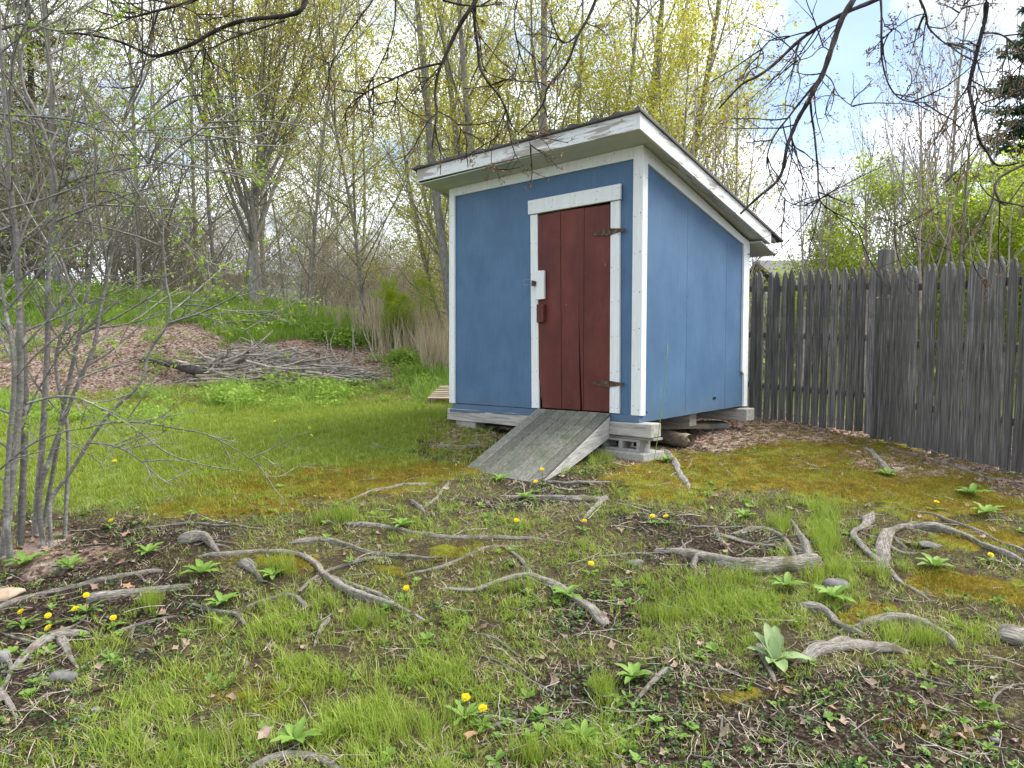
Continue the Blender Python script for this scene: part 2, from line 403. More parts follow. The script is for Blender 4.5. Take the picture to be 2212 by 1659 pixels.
def leaf_quads(P, size, rs, flat=.4, aspect=.6, fold=.15):
    """folded rhombus leaves, 2 triangles sharing the mid-rib"""
    nn = len(P); t, s, nm = rot_frames(nn, rs, flat)
    L = (size * (.6 + .8 * rs.rand(nn)))[:, None] if np.isscalar(size) else (size * (.7 + .6 * rs.rand(nn)))[:, None]
    a = P; c = P + t * L; mid = P + t * L * .45
    b_ = mid + s * L * aspect * .5 + nm * L * fold; d = mid - s * L * aspect * .5 + nm * L * fold
    V = np.stack([a, b_, c, d], 1).reshape(-1, 3)
    i = np.arange(nn)[:, None] * 4
    Ft = np.concatenate([i + np.array([[0, 1, 2]]), i + np.array([[0, 2, 3]])])
    return V, Ft, np.repeat(rs.rand(nn), 4)
def leaf_mesh(name, P, size, rs, **k):
    V, Ft, tn = leaf_quads(np.asarray(P, float), size, rs, **k)
    return raw_mesh(name, V, [Ft], tn)
class MB:
    """collects boxes and prisms into one bmesh"""
    def __init__(s): s.bm = bmesh.new()
    def box(s, x0, x1, y0, y1, z0, z1, mtx=None):
        vs = [s.bm.verts.new(p) for p in ((x0, y0, z0), (x1, y0, z0), (x1, y1, z0), (x0, y1, z0), (x0, y0, z1), (x1, y0, z1), (x1, y1, z1), (x0, y1, z1))]
        for f in ((3, 2, 1, 0), (4, 5, 6, 7), (0, 1, 5, 4), (1, 2, 6, 5), (2, 3, 7, 6), (3, 0, 4, 7)): s.bm.faces.new([vs[i] for i in f])
        if mtx is not None: bmesh.ops.transform(s.bm, matrix=mtx, verts=vs)
        return s
    def prism(s, poly, axis, a, b):
        """poly in the two other axes, extruded along axis from a to b"""
        def P(p, t):
            return {'y': (p[0], t, p[1]), 'x': (t, p[0], p[1]), 'z': (p[0], p[1], t)}[axis]
        A = [s.bm.verts.new(P(p, a)) for p in poly]; B = [s.bm.verts.new(P(p, b)) for p in poly]
        n_ = len(poly)
        s.bm.faces.new(A); s.bm.faces.new(B[::-1])
        for i in range(n_): s.bm.faces.new((A[i], B[i], B[(i + 1) % n_], A[(i + 1) % n_]))
        return s
    def build(s, name, m, parent=None, bevel=0.0, smooth=False):
        bmesh.ops.recalc_face_normals(s.bm, faces=s.bm.faces)
        if bevel: bmesh.ops.bevel(s.bm, geom=list(s.bm.edges), offset=bevel, segments=1, affect='EDGES')
        me = bpy.data.meshes.new(name); s.bm.to_mesh(me); s.bm.free()
        if smooth:
            for p in me.polygons: p.use_smooth = True
        return link(name, me, m, parent)

# ------------------------------------------------------------------ what covers the ground, from where it lies in the photo
def ell(u, v, L):
    s = np.zeros_like(u)
    for cu, cv, ru, rv, wgt in L:
        s = np.maximum(s, wgt * np.clip(1.6 - 1.0 * np.sqrt(((u - cu) / ru) ** 2 + ((v - cv) / rv) ** 2), 0, 1))
    return s
LAWN = [(520, 930, 430, 70, 1), (250, 1000, 330, 75, 1), (760, 900, 230, 45, 1), (120, 960, 200, 60, 1), (620, 985, 280, 28, .8), (900, 930, 90, 50, .7)]
MOSS = [(620, 1050, 250, 30, 1), (860, 1020, 150, 30, 1), (500, 1095, 160, 18, .8), (1010, 960, 60, 60, .5), (1600, 1020, 260, 45, 1), (1750, 955, 190, 28, .9), (1900, 1020, 230, 60, 1),
        (2060, 1080, 170, 40, .9), (1480, 1060, 110, 28, .7), (2150, 1280, 120, 35, 1), (2130, 1170, 110, 30, .8), (1850, 1320, 80, 18, .8), (1000, 1195, 80, 15, .6), (850, 1240, 60, 14, .7),
        (540, 1490, 120, 40, .5), (1640, 1500, 90, 20, .5), (2100, 1430, 120, 20, .4), (600, 1210, 90, 22, .7), (2060, 1560, 160, 60, .35)]
SOIL = [(220, 1290, 260, 90, 1), (60, 1450, 160, 140, .9), (330, 1160, 200, 40, .9), (300, 1450, 150, 60, .6), (1240, 1050, 150, 35, .9), (1100, 1080, 160, 22, .7), (1270, 1330, 150, 50, 1), (1560, 1180, 170, 45, 1),
        (1430, 1130, 90, 30, .7), (1650, 1560, 500, 110, 1), (1950, 1480, 300, 50, .8), (1330, 1480, 200, 60, .9), (2100, 1620, 250, 90, 1), (1150, 1450, 110, 30, .5), (1000, 960, 80, 55, .8),
        (1050, 930, 110, 30, .9), (1500, 960, 150, 40, 1), (1920, 1165, 110, 30, .5), (2020, 985, 220, 26, .8), (180, 1610, 240, 90, .55), (880, 1090, 120, 16, .5), (960, 1225, 150, 30, .4)]
LITT = [(180, 790, 300, 85, 1), (380, 760, 130, 60, 1), (650, 790, 260, 55, .9), (780, 840, 150, 28, .9), (1540, 925, 170, 38, 1), (1800, 935, 200, 20, 1), (2050, 1000, 200, 24, .9), (2200, 1050, 80, 20, 1),
        (1000, 945, 70, 30, .5), (1340, 985, 90, 25, .6), (90, 1190, 160, 45, .6), (980, 880, 90, 14, .4)]
GRAS = [(600, 1480, 420, 200, 1), (350, 1600, 300, 110, .9), (800, 1330, 300, 110, .9), (800, 1600, 400, 90, 1), (1150, 1620, 260, 60, .9), (1620, 1290, 210, 80, .8), (1180, 1270, 330, 60, .45), (1300, 1200, 200, 40, .6), (1780, 1130, 80, 60, .9),
        (1760, 1190, 60, 90, 1), (650, 1150, 280, 50, .6), (1330, 1080, 70, 35, .8), (2030, 1390, 230, 60, .8), (1450, 1400, 150, 50, .6), (1280, 1010, 60, 22, .7), (1150, 1130, 140, 40, .4), (1500, 1080, 180, 30, .4),
        (720, 1110, 200, 22, .6), (2100, 1460, 90, 40, .5), (1970, 1230, 90, 60, .6), (1700, 1420, 500, 70, .3), (1000, 1560, 200, 90, .8), (940, 1100, 60, 20, .5), (1000,905,40,25,.6)]
def masks(x, y):
    x = np.asarray(x, float); y = np.asarray(y, float)
    z = gz(x, y)
    jx = 1.0 * (fbm(x * 2.6, y * 2.6, 21, 4) - .5); jy = 1.0 * (fbm(x * 2.6, y * 2.6, 31, 4) - .5)
    k = np.clip(y / 8, .25, 1)
    u, v = project(x + jx * k, np.maximum(y + jy * k, .6), z)
    ok = (y > 1.2)
    o = {}
    for nm, L in (('lawn', LAWN), ('moss', MOSS), ('soil', SOIL), ('litter', LITT), ('grass', GRAS)):
        o[nm] = np.where(ok, ell(u, v, L), 0)
    far = sstep((y - 9) / 2) * (1 - sstep((o['litter'] - .3) * 3)) * (1 - np.clip(o['lawn'] * 2, 0, 1))
    o['far'] = far
    out = (~ok) | (v > 1760)
    o['grass'] = np.where(out, .6, o['grass']); o['soil'] = np.where(out, .4, o['soil'])
    return o, u, v

# ------------------------------------------------------------------ ground
th = np.concatenate([np.linspace(-180, -52, 50, endpoint=False), np.linspace(-52, 52, 560), np.linspace(52, 180, 50, endpoint=False)[1:]])
th = np.radians(th)
rr = np.concatenate([[.15, .5, .9, 1.3], np.exp(np.linspace(math.log(1.7), math.log(26), 520)), np.exp(np.linspace(math.log(27), math.log(900), 40))])
TH, RR = np.meshgrid(th, rr, indexing='ij')
GX, GY = RR * np.sin(TH), RR * np.cos(TH)
mk, _, _ = masks(GX.ravel(), GY.ravel())
GZ = gz(GX, GY)
hum = (mk['moss'].reshape(GX.shape) * .022 * fbm(GX * 9, GY * 9, 40) + mk['soil'].reshape(GX.shape) * .02 * (fbm(GX * 22, GY * 22, 41, 2) - .5)) * np.clip((14 - RR) / 5, 0, 1)
GZ = GZ + hum
nt, nrr = GX.shape
idx = np.arange(nt * nrr).reshape(nt, nrr)
nx = np.roll(idx, -1, 0)
q = np.stack([idx[:, :-1], idx[:, 1:], nx[:, 1:], nx[:, :-1]], -1).reshape(-1, 4)
V = np.stack([GX, GY, GZ], -1).reshape(-1, 3)
V = np.concatenate([V, [[0, 0, gzs(0, 0)]]])
tri = np.stack([np.full(nt, len(V) - 1), idx[:, 0], nx[:, 0]], -1)
me = raw_mesh('ground', V, [q, tri], smooth=True)
for nm in ('lawn', 'moss', 'soil', 'litter', 'grass', 'far'):
    a = me.attributes.new(nm, 'FLOAT', 'POINT')
    a.data.foreach_set('value', np.append(mk[nm], 0).astype(np.float32))
m, n, l, b = mat('ground_cover', .95, .1)
P0 = mapped(n, l, (1, 1, 1), 'Object')
def A(nm):
    q_ = n.new('ShaderNodeAttribute'); q_.attribute_name = nm; return q_.outputs['Fac']
fine = noise(n, l, 55, 6, .7, P0); mid = noise(n, l, 9, 6, .65, P0); big = noise(n, l, 2.4, 5, .6, P0)
base = ramp(n, [(.36, (.035, .028, .018)), (.48, (.090, .072, .040)), (.58, (.155, .135, .065)), (.70, (.32, .28, .19))]); l.new(fine.outputs[0], base.inputs[0])
c = base.outputs[0]
def layer(c, amt, colr, lo=.35, hi=.6, nz=mid, nw=.45):
    s = mathn(n, l, 'ADD', mathn(n, l, 'MULTIPLY', amt, .75), mathn(n, l, 'MULTIPLY', nz.outputs[0], nw))
    r_ = ramp(n, [(lo, (0, 0, 0)), (hi, (1, 1, 1))]); l.new(s, r_.inputs[0])
    return mixc(n, l, r_.outputs[0], c, colr)
gr = ramp(n, [(.3, (.09, .11, .03)), (.55, (.17, .23, .045)), (.75, (.26, .31, .08))]); l.new(fine.outputs[0], gr.inputs[0])
c = layer(c, A('far'), gr.outputs[0]); c = layer(c, A('lawn'), gr.outputs[0])
gg = ramp(n, [(.36, (.030, .026, .014)), (.48, (.085, .072, .032)), (.58, (.16, .15, .055)), (.70, (.32, .28, .17))]); l.new(fine.outputs[0], gg.inputs[0])
c = layer(c, A('grass'), gg.outputs[0], .4, .7)
pn = noise(n, l, 3.2, 7, .7, P0); pr = ramp(n, [(.46, (0, 0, 0)), (.56, (1, 1, 1))]); l.new(pn.outputs[0], pr.inputs[0])
c = mixc(n, l, mathn(n, l, 'MULTIPLY', mathn(n, l, 'MULTIPLY', pr.outputs[0], .75), mathn(n, l, 'SUBTRACT', 1.0, mathn(n, l, 'MINIMUM', mathn(n, l, 'ADD', A('lawn'), A('far')), 1.0))), c, (.060, .043, .028))
so_ = ramp(n, [(.38, (.014, .010, .007)), (.50, (.040, .029, .020)), (.58, (.095, .070, .048)), (.68, (.26, .21, .165))]); l.new(fine.outputs[0], so_.inputs[0])
c = layer(c, A('soil'), so_.outputs[0], .52, .72)
mo1 = ramp(n, [(.3, (.075, .05, .012)), (.45, (.17, .12, .018)), (.6, (.26, .20, .022)), (.75, (.22, .10, .02))]); l.new(mid.outputs[0], mo1.inputs[0])
mo2 = ramp(n, [(.35, (.5, .5, .5)), (.65, (1.15, 1.15, 1.1))]); l.new(fine.outputs[0], mo2.inputs[0])
mo = mixc(n, l, 1.0, mo1.outputs[0], mo2.outputs[0], 'MULTIPLY')
mg = ramp(n, [(.48, (0, 0, 0)), (.6, (1, 1, 1))]); l.new(big.outputs[0], mg.inputs[0])
mo = mixc(n, l, mathn(n, l, 'MULTIPLY', mg.outputs[0], .6), mo, (.17, .21, .025))
c = layer(c, A('moss'), mo, .78, .90, mid, .9)
vor = n.new('ShaderNodeTexVoronoi'); vor.inputs['Scale'].default_value = 26; l.new(P0, vor.inputs['Vector'])
sv = n.new('ShaderNodeSeparateColor'); l.new(vor.outputs['Color'], sv.inputs[0])
li = ramp(n, [(.05, (.09, .05, .035)), (.4, (.24, .155, .115)), (.75, (.36, .27, .22)), (1, (.48, .40, .35))]); l.new(sv.outputs[0], li.inputs[0])
c = layer(c, A('litter'), li.outputs[0], .48, .64)
l.new(c, b.inputs['Base Color'])
hh = mathn(n, l, 'ADD', fine.outputs[0], mathn(n, l, 'MULTIPLY', mid.outputs[0], 1.2))
bump(n, l, b, hh, .9, .03)
M['ground'] = m
tag(link('ground', me, m), kind='structure')

# distant hill seen behind the left corner of the shed
hx = np.linspace(-420, 420, 90); hy = np.linspace(240, 620, 20)
HX, HY = np.meshgrid(hx, hy, indexing='ij')
HZ = 46 * np.sin(np.clip((HY - 240) / 380, 0, 1) * math.pi / 1.4) * (.55 + .45 * fbm(HX / 90, HY / 90, 71)) + 6 * fbm(HX / 8, HY / 8, 77) - 6
ii = np.arange(HX.size).reshape(HX.shape)
hm = raw_mesh('hills', np.stack([HX, HY, HZ], -1).reshape(-1, 3), [np.stack([ii[:-1, :-1], ii[1:, :-1], ii[1:, 1:], ii[:-1, 1:]], -1).reshape(-1, 4)])
m, n, l, b = mat('wooded_hill', .95, .05)
t = noise(n, l, .12, 8, .7, mapped(n, l, (1, 1, 1))); r = ramp(n, [(.35, (.055, .065, .05)), (.65, (.13, .14, .10))]); l.new(t.outputs[0], r.inputs[0]); l.new(r.outputs[0], b.inputs[0])
tag(link('hills', hm, m), kind='structure')
# ------------------------------------------------------------------ the shed
XA = Vector((.73684, -.67578, .01987)); YA = Vector((.67606, .73636, -.02675)); ZA = Vector((.00345, .03314, .99944))
SHED_M = Matrix(((XA.x, YA.x, ZA.x, 1.1139), (XA.y, YA.y, ZA.y, 6.1541), (XA.z, YA.z, ZA.z, CAMZ - .7282), (0, 0, 0, 1)))
def SL(x, y, z): return SHED_M @ Vector((x, y, z))
shed = empty('shed'); shed.matrix_world = SHED_M
tag(shed, 'small blue plywood shed with white trim, dark red plank door and slanting roof', 'shed')
def part(mb, name, m, parent=shed, bevel=0.0, label=None):
    o = mb.build(name, M[m], parent, bevel)
    if label: o['label'] = label
    return o
DP, Wd = 2.12, -2.41
fw = part(MB().prism([(Wd, .004), (-1.165, .004), (-1.165, 1.9), (-.305, 1.9), (-.305, 0), (0, 0), (0, 2.33), (Wd, 2.33)], 'y', 0, .02), 'front_wall', 'blue')
sw = part(MB().prism([(.02, -.06), (.02, 2.325), (DP, 1.757), (DP, -.012), (1.2, -.028)], 'x', -.02, 0), 'side_wall', 'blue', label='sunlit blue side wall')
part(MB().prism([(.02, 0), (.02, 2.325), (DP, 1.757), (DP, 0)], 'x', Wd, Wd + .02), 'side_wall', 'blue')
part(MB().box(Wd + .02, -.02, DP - .02, DP, 0, 1.755), 'back_wall', 'blue')
part(MB().box(Wd + .03, -.03, .04, DP - .04, -.03, .0).box(-1.3, -.2, .06, .075, .0, 1.98), 'floor', 'dark')  # floor plate plus added sheet behind the door, interior shade painted as dark colour
part(MB().prism([(-2.38, -.004), (.0, .001), (.012, -.058), (-2.38, -.059)], 'y', -.022, .02).prism([(-2.38, -.0592), (-.9, -.0592), (-2.38, -.088)], 'y', -.058, -.022), 'skirt_board', 'blue')
for ys in (.80, 1.62): part(MB().box(-.0005, .0006, ys, ys + .003, -.02, 2.2 - .27 * ys - .05), 'panel_joint', 'joint')
part(MB().box(1.0 - 1.0, .004, 1.36, 1.42, .088, .112), 'hole', 'dark');  # shallow box on the wall, its dark colour stands for shade inside a hole
part(MB().box(0, .004, .055, .12, .022, .032), 'hole', 'dark')  # second shallow box, shade of a hole put into its dark colour
# trim boards
part(MB().box(-2.432, -2.345, -.022, 0, .004, 2.33), 'corner_trim', 'white', bevel=.002)
part(MB().box(-.078, .022, -.022, 0, .004, 2.33), 'corner_trim', 'white', bevel=.002)
part(MB().box(0.0005, .022, 0.0005, .058, .003, 2.315), 'corner_trim', 'white', bevel=.002)
part(MB().prism([(1.985, .366), (1.985, 1.79), (DP, 1.755), (DP, -.015), (2.035, -.015), (2.03, .34), (2.0, .35)], 'x', 0.0005, .022), 'corner_trim', 'white', label='rear corner trim with a notch rotted out low down')
part(MB().prism([(-2.343, 2.245), (-.08, 2.228), (-.08, 2.33), (-2.343, 2.33)], 'y', -.02, 0), 'frieze_board', 'white')
part(MB().prism([(.06, 2.19), (.06, 2.313), (1.983, 1.79), (1.983, 1.715)], 'x', 0.0005, .02), 'frieze_board', 'white')
part(MB().prism([(-1.272, 1.903), (-.199, 1.897), (-.196, 2.032), (-1.276, 2.036)], 'y', -.04, -.0205), 'door_header', 'white', bevel=.0015)
part(MB().box(-1.25, -.21, -.02, 0, 1.90, 2.0), 'header_packer', 'white')
part(MB().prism([(-1.228, .01), (-1.135, .01), (-1.167, 1.896), (-1.257, 1.896)], 'y', -.024, -.0005), 'door_casing', 'white', bevel=.0015)
part(MB().prism([(-.302, .012), (-.200, .012), (-.215, 1.893), (-.31, 1.893)], 'y', -.024, -.0005), 'door_casing', 'white', bevel=.0015)
# door
door = tag(empty('door'), label='dark red door of rough planks with a split and a rotted corner'); door.parent = shed
part(MB().prism([(-1.096, .02), (-1.098, .09), (-1.112, .13), (-1.116, .22), (-1.128, .28), (-1.15, .33), (-1.158, 1.882), (-.886, 1.887), (-.860, .02)], 'y', -.018, .006), 'plank', 'red', door)
part(MB().prism([(-.853, .02), (-.880, 1.886), (-.607, 1.880), (-.600, .02), (-.609, .02), (-.621, .2), (-.653, .8), (-.660, 1.25), (-.6595, .8), (-.644, .2), (-.634, .02)], 'y', -.018, .006), 'plank', 'red', door)
part(MB().prism([(-.594, .022), (-.602, 1.879), (-.318, 1.874), (-.308, .022)], 'y', -.018, .006), 'plank', 'red', door)
part(MB().prism([(-1.163, 1.066), (-1.055, 1.07), (-1.057, 1.342), (-1.163, 1.345)], 'y', -.052, -.0245), 'latch_block', 'white', door, bevel=.002)
part(MB().prism([(-1.155, .847), (-1.06, .849), (-1.062, 1.022), (-1.155, 1.022)], 'y', -.042, -.0185).box(-1.088, -1.058, -.056, -.0425, .85, 1.02), 'handle', 'red', door, bevel=.002)
for zc, dz in ((1.63, 0.0), (.275, -.004)):
    part(MB().prism([(-.485, zc + .012), (-.485, zc - .012), (-.33, zc - .034), (-.33, zc + .03)], 'y', -.027, -.0185).prism([(-.328, zc + .03), (-.328, zc - .034), (-.302, zc - .03), (-.302, zc + .028)], 'y', -.036, -.0245).prism([(-.30, zc + .026), (-.30, zc - .03), (-.18, zc - .012), (-.155, zc - .018), (-.155, zc + .012), (-.18, zc + .012)], 'y', -.031, -.0245), 'hinge', 'rust', door)
part(MB().box(-1.205, -1.15, -.062, -.0525, 1.20, 1.245).box(-1.185, -1.165, -.082, -.0625, 1.20, 1.25), 'hasp', 'rust', door)
lp = []
for i in range(26):
    a = i / 25 * 2 * math.pi * 1.1
    lp.append((-1.245 + .055 * math.cos(a), -.07 - .012 * math.sin(a * .5), 1.24 + .028 * math.sin(a)))
link('wire_loop', tube_mesh('wire_loop', [(np.array(lp), np.full(26, .0022))], 6), M['wire'], door)
# roof
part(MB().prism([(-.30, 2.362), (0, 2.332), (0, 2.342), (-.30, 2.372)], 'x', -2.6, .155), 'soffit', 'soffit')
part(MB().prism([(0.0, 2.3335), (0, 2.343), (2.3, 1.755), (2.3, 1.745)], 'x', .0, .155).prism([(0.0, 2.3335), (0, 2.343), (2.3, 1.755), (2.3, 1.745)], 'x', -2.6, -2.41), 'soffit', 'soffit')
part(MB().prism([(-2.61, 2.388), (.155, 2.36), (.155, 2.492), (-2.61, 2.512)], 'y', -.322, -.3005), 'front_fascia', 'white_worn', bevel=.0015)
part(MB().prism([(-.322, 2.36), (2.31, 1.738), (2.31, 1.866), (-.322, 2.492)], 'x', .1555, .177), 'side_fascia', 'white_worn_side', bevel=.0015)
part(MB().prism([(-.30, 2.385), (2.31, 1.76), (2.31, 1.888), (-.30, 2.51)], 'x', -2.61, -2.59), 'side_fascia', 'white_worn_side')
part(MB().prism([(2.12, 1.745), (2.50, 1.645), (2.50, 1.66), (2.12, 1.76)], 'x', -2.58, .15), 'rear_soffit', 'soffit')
SH = Matrix.Identity(4); SH[2][1] = -.2385; SH[2][0] = -.007
mb = MB(); prof = [(-2.66, .0), (.195, .0)]; up_ = []
x = .195
top = [(.195, .02)]
k = 0
while x > -2.60:
    top += [(x - .012, .036), (x - .028, .036), (x - .06, .014), (x - .14, .012)]
    x -= .2286
top += [(-2.66, .016)]
mb.prism(prof + top, 'y', -.352, 2.60)
bmesh.ops.transform(mb.bm, matrix=SH, verts=mb.bm.verts[:])
o = mb.build('roof_sheet', M['roof'], shed); o.location = (0, 0, 2.4165)
mb = MB().box(-2.60, .15, -.29, 2.5, -.04, -.004); bmesh.ops.transform(mb.bm, matrix=SH, verts=mb.bm.verts[:])
o = mb.build('roof_deck', M['grey_wood'], shed); o.location = (0, 0, 2.4165)
# nail heads on trim and walls
NV = []
def nails(pts, axis='y', off=-.0245):
    for a, z in pts: NV.append((a, off, z) if axis == 'y' else (off, a, z))
rn = random.Random(3)
for z in np.arange(.08, 2.3, .33):
    for x_ in (-2.41, -2.37): NV.append((x_ + rn.uniform(-.005, .005), -.0235, z + rn.uniform(-.03, .03)))
    for x_ in (-.055, .0): NV.append((x_, -.0235, z + rn.uniform(-.03, .03)))
    NV.append((.0235, .04, z)); NV.append((.0235, 2.09, max(.02, z * .77)))
for z in np.arange(.06, 1.9, .31):
    for x_ in (-1.225 - .014 * z, -1.16 - .012 * z, -.285 - .004 * z, -.22): NV.append((x_, -.0255, z + rn.uniform(-.02, .02)))
for x_ in np.arange(-2.2, -.1, .26):
    NV.append((x_, -.0215, 2.26)); NV.append((x_ + .1, -.0215, 2.31)); NV.append((x_, -.3235, 2.40)); NV.append((x_ + .12, -.3235, 2.47))
for x_ in (-1.24, -.97, -.7, -.45, -.23): NV.append((x_, -.0415, 1.93)); NV.append((x_ + .01, -.0415, 2.0))
for y_ in np.arange(.1, 1.9, .28): NV.append((.0215, y_, 2.27 - .25 * y_))
for i in range(26): NV.append((rn.uniform(-2.3, -1.3), -.0008, rn.uniform(.05, 2.1)))
for i in range(22):
    y_ = rn.choice((.42, .82, 1.2, 1.62)) + rn.uniform(-.01, .01); NV.append((.0008, y_, rn.uniform(.05, 1.7)))
Vn, Fn = [], []
for (x_, y_, z_) in NV:
    k = len(Vn); r0 = .0055 if abs(y_) < .001 or abs(x_) < .001 else .0042
    side = x_ > 0 and y_ > -.01
    for a in range(6):
        ca, sa = r0 * math.cos(a * 1.047), r0 * math.sin(a * 1.047)
        Vn.append((x_, y_ + ca, z_ + sa) if side else (x_ + ca, y_, z_ + sa))
    Fn.append(list(range(k, k + 6)))
tag(link('nail_heads', raw_mesh('nail_heads', Vn, [Fn]), M['nail'], shed), kind='stuff')
# dead vine under the side eave
ln = []
for s in range(3):
    p = Vector((.06, .05 + .1 * s, 2.30)); pts = []
    for i in range(14):
        pts.append(tuple(p)); p = p + Vector((rn.uniform(-.004, .012), .12, -.031 + rn.uniform(-.016, .014)))
    ln.append((np.array(pts), np.linspace(.004, .0015, 14)))
v_ = link('dead_vine', tube_mesh('dead_vine', ln, 4), M['bark_brown'])
v_.matrix_world = SHED_M; tag(v_, 'thin dead vine clinging under the right eave of the blue shed', 'vine')

# ------------------------------------------------------------------ ramp
ramp_o = empty('ramp', SL(-.72, -.05, -.2)); tag(ramp_o, 'weathered grey plank ramp leading up to the red shed door', 'ramp')
TL, TR = SL(-1.145, -.035, .008), SL(-.285, -.035, .012)
BL, BR = gpt(1000, 1001, .05), gpt(1160, 1032, .045)
inv = Matrix.Translation(-ramp_o.location)
def hexa(name, c8, m, parent, bevel=.0):
    """8 corners: bottom a b c d, top a b c d"""
    bm = bmesh.new(); vs = [bm.verts.new(inv @ Vector(p)) for p in c8]
    for f in ((3, 2, 1, 0), (4, 5, 6, 7), (0, 1, 5, 4), (1, 2, 6, 5), (2, 3, 7, 6), (3, 0, 4, 7)): bm.faces.new([vs[i] for i in f])
    bmesh.ops.recalc_face_normals(bm, faces=bm.faces)
    if bevel: bmesh.ops.bevel(bm, geom=list(bm.edges), offset=bevel, segments=1, affect='EDGES')
    me = bpy.data.meshes.new(name); bm.to_mesh(me); bm.free(); return link(name, me, m, parent)
# frame so that the boards' own length is the object's y axis (for the grain)
rz = math.atan2((TL - BL).y, (TL - BL).x) - math.pi / 2
ramp_o.rotation_euler = (0, 0, rz)
inv = (Matrix.Translation(ramp_o.location) @ Matrix.Rotation(rz, 4, 'Z')).inverted()
NP = 7
edges = [0, .15, .29, .44, .58, .73, .87, 1.0]
for i in range(NP):
    a, b_ = edges[i] + .003, edges[i + 1] - .003
    jit = rn.uniform(-.012, .012)
    p0, p1, p2, p3 = BL.lerp(BR, a), BL.lerp(BR, b_), TL.lerp(TR, b_), TL.lerp(TR, a)
    p0 = p0 + (p0 - p3).normalized() * jit; p1 = p1 + (p1 - p2).normalized() * jit
    dz = Vector((0, 0, -.028)); u0 = Vector((0, 0, rn.uniform(-.002, .002)))
    hexa('plank', [p0 + dz, p1 + dz, p2 + dz, p3 + dz, p0 + u0, p1 + u0, p2 + u0, p3 + u0], M['ramp_wood'], ramp_o, .002)
dn = Vector((0, 0, -.032))
inw = (TL - TR).normalized()
def sideb(a0, a1, s, name):
    hexa(name, [a0 + dn + Vector((0, 0, -.05)), a0 + inw * s + dn + Vector((0, 0, -.05)), a1 + inw * s + dn + Vector((0, 0, -.19)), a1 + dn + Vector((0, 0, -.19)),
                a0 + dn, a0 + inw * s + dn, a1 + inw * s + dn, a1 + dn], M['ramp_side'], ramp_o, .002)
sideb(BR - inw * 0, TR, .04, 'side_board'); sideb(BL - inw * .04, TL - inw * .04, .04, 'side_board')
mid0, mid1 = BL.lerp(BR, .5), TL.lerp(TR, .5); sideb(mid0, mid1, .04, 'stringer')

# ------------------------------------------------------------------ what the shed stands on
def shed_box(name, m, boxes, label, cat, bevel=.004, rough=0):
    mb = MB()
    for bx in boxes: mb.box(*bx)
    if rough:
        bmesh.ops.subdivide_edges(mb.bm, edges=[e for e in mb.bm.edges if e.calc_length() > .25], cuts=7)
        for v in mb.bm.verts: v.co += Vector((0, rn.uniform(-1, 1) * rough, rn.uniform(-1, 1) * rough))
    o = mb.build(name, M[m], None, bevel); o.matrix_world = SHED_M
    tag(o, label, cat); return o
SILL = shed_box('sill_beam', 'grey_wood', [(-2.43, .15, -.055, .11, -.180, -.0605)], 'long grey weathered timber under the front of the shed, ends past the corner', 'beam', .006, .005)
shed_box('packing_board', 'grey_wood', [(-.30, .16, -.03, .12, -.2035, -.184)], 'thin grey packing board between front beam and cinder block', 'board', .002)
SKIP = 0 and shed_box('beam_packer', 'grey_wood', [(-.32, .13, -.03, .10, -.0875, -.063)], 'short grey board wedged on the front beam under the shed corner', 'board', .003)
cb = []
cb += [(-.36, .03, -.05, .13, -.224, -.205), (-.36, .03, -.05, .13, -.312, -.290)]
for xx in (-.36, -.185, .0): cb.append((xx, xx + (.03 if xx != -.185 else .04), -.05, .13, -.2899, -.2241))
shed_box('cinder_block', 'concrete', cb, 'grey two-hole concrete block under the near corner of the shed', 'concrete block', .0015)
shed_box('concrete_slab', 'concrete', [(-.44, .12, -.13, .22, -.392, -.3125)], 'pale concrete slab lying on the ground under the two-hole block', 'slab', .004)
shed_box('rear_beam', 'grey_wood', [(-2.40, .10, 1.93, 2.13, -.165, -.034)], 'thick grey timber under the rear right corner of the shed', 'beam', .006)
shed_box('middle_beam', 'grey_wood', [(-2.38, -.06, 1.0, 1.14, -.17, -.035)], 'dark timber in the shade beneath the middle of the shed', 'beam', .006)
shed_box('rear_support_block', 'concrete', [(-2.35, -2.0, 1.9, 2.1, -.42, -.1655)], 'concrete block under the rear left corner of the shed', 'concrete block')
shed_box('left_support_block', 'concrete', [(-2.30, -2.0, -.04, .10, -.36, -.182)], 'concrete block in the shade under the front left end of the shed', 'concrete block')
def lay(name, m, u0, v0, u1, v1, wd, th, label, cat, lift=0.0):
    a, c = gpt(u0, v0), gpt(u1, v1)
    d = c - a; L = d.length
    mb = MB().box(0, L, -wd / 2, wd / 2, 0, th); 
    o = mb.build(name, M[m], None, .003)
    o.location = a + Vector((0, 0, lift + .003)); o.rotation_euler = (0, -math.asin(d.z / L), math.atan2(d.y, d.x))
    tag(o, label, cat); return o
lay('loose_plank', 'lumber', 1405, 942, 1525, 938, .14, .05, 'greenish grey plank lying on the leaves beside the right wall of the shed', 'plank', .07)
lay('short_plank', 'lumber', 1408, 940, 1487, 950, .12, .04, 'short plank lying under the larger plank beside the mossy log', 'plank', .0)
lay('concrete_pad', 'concrete', 1492, 925, 1566, 923, .30, .06, 'low concrete pad on the ground beside the rear right timber', 'slab')
a_, c_ = gpt(1402, 952) + Vector((0, 0, .07)), gpt(1490, 968) + Vector((0, 0, .06))
ts = np.linspace(0, 1, 9)[:, None]; P = np.array(a_) * (1 - ts) + np.array(c_) * ts
P += np.array([[0, 0, .006 * math.sin(i * 1.9)] for i in range(9)])
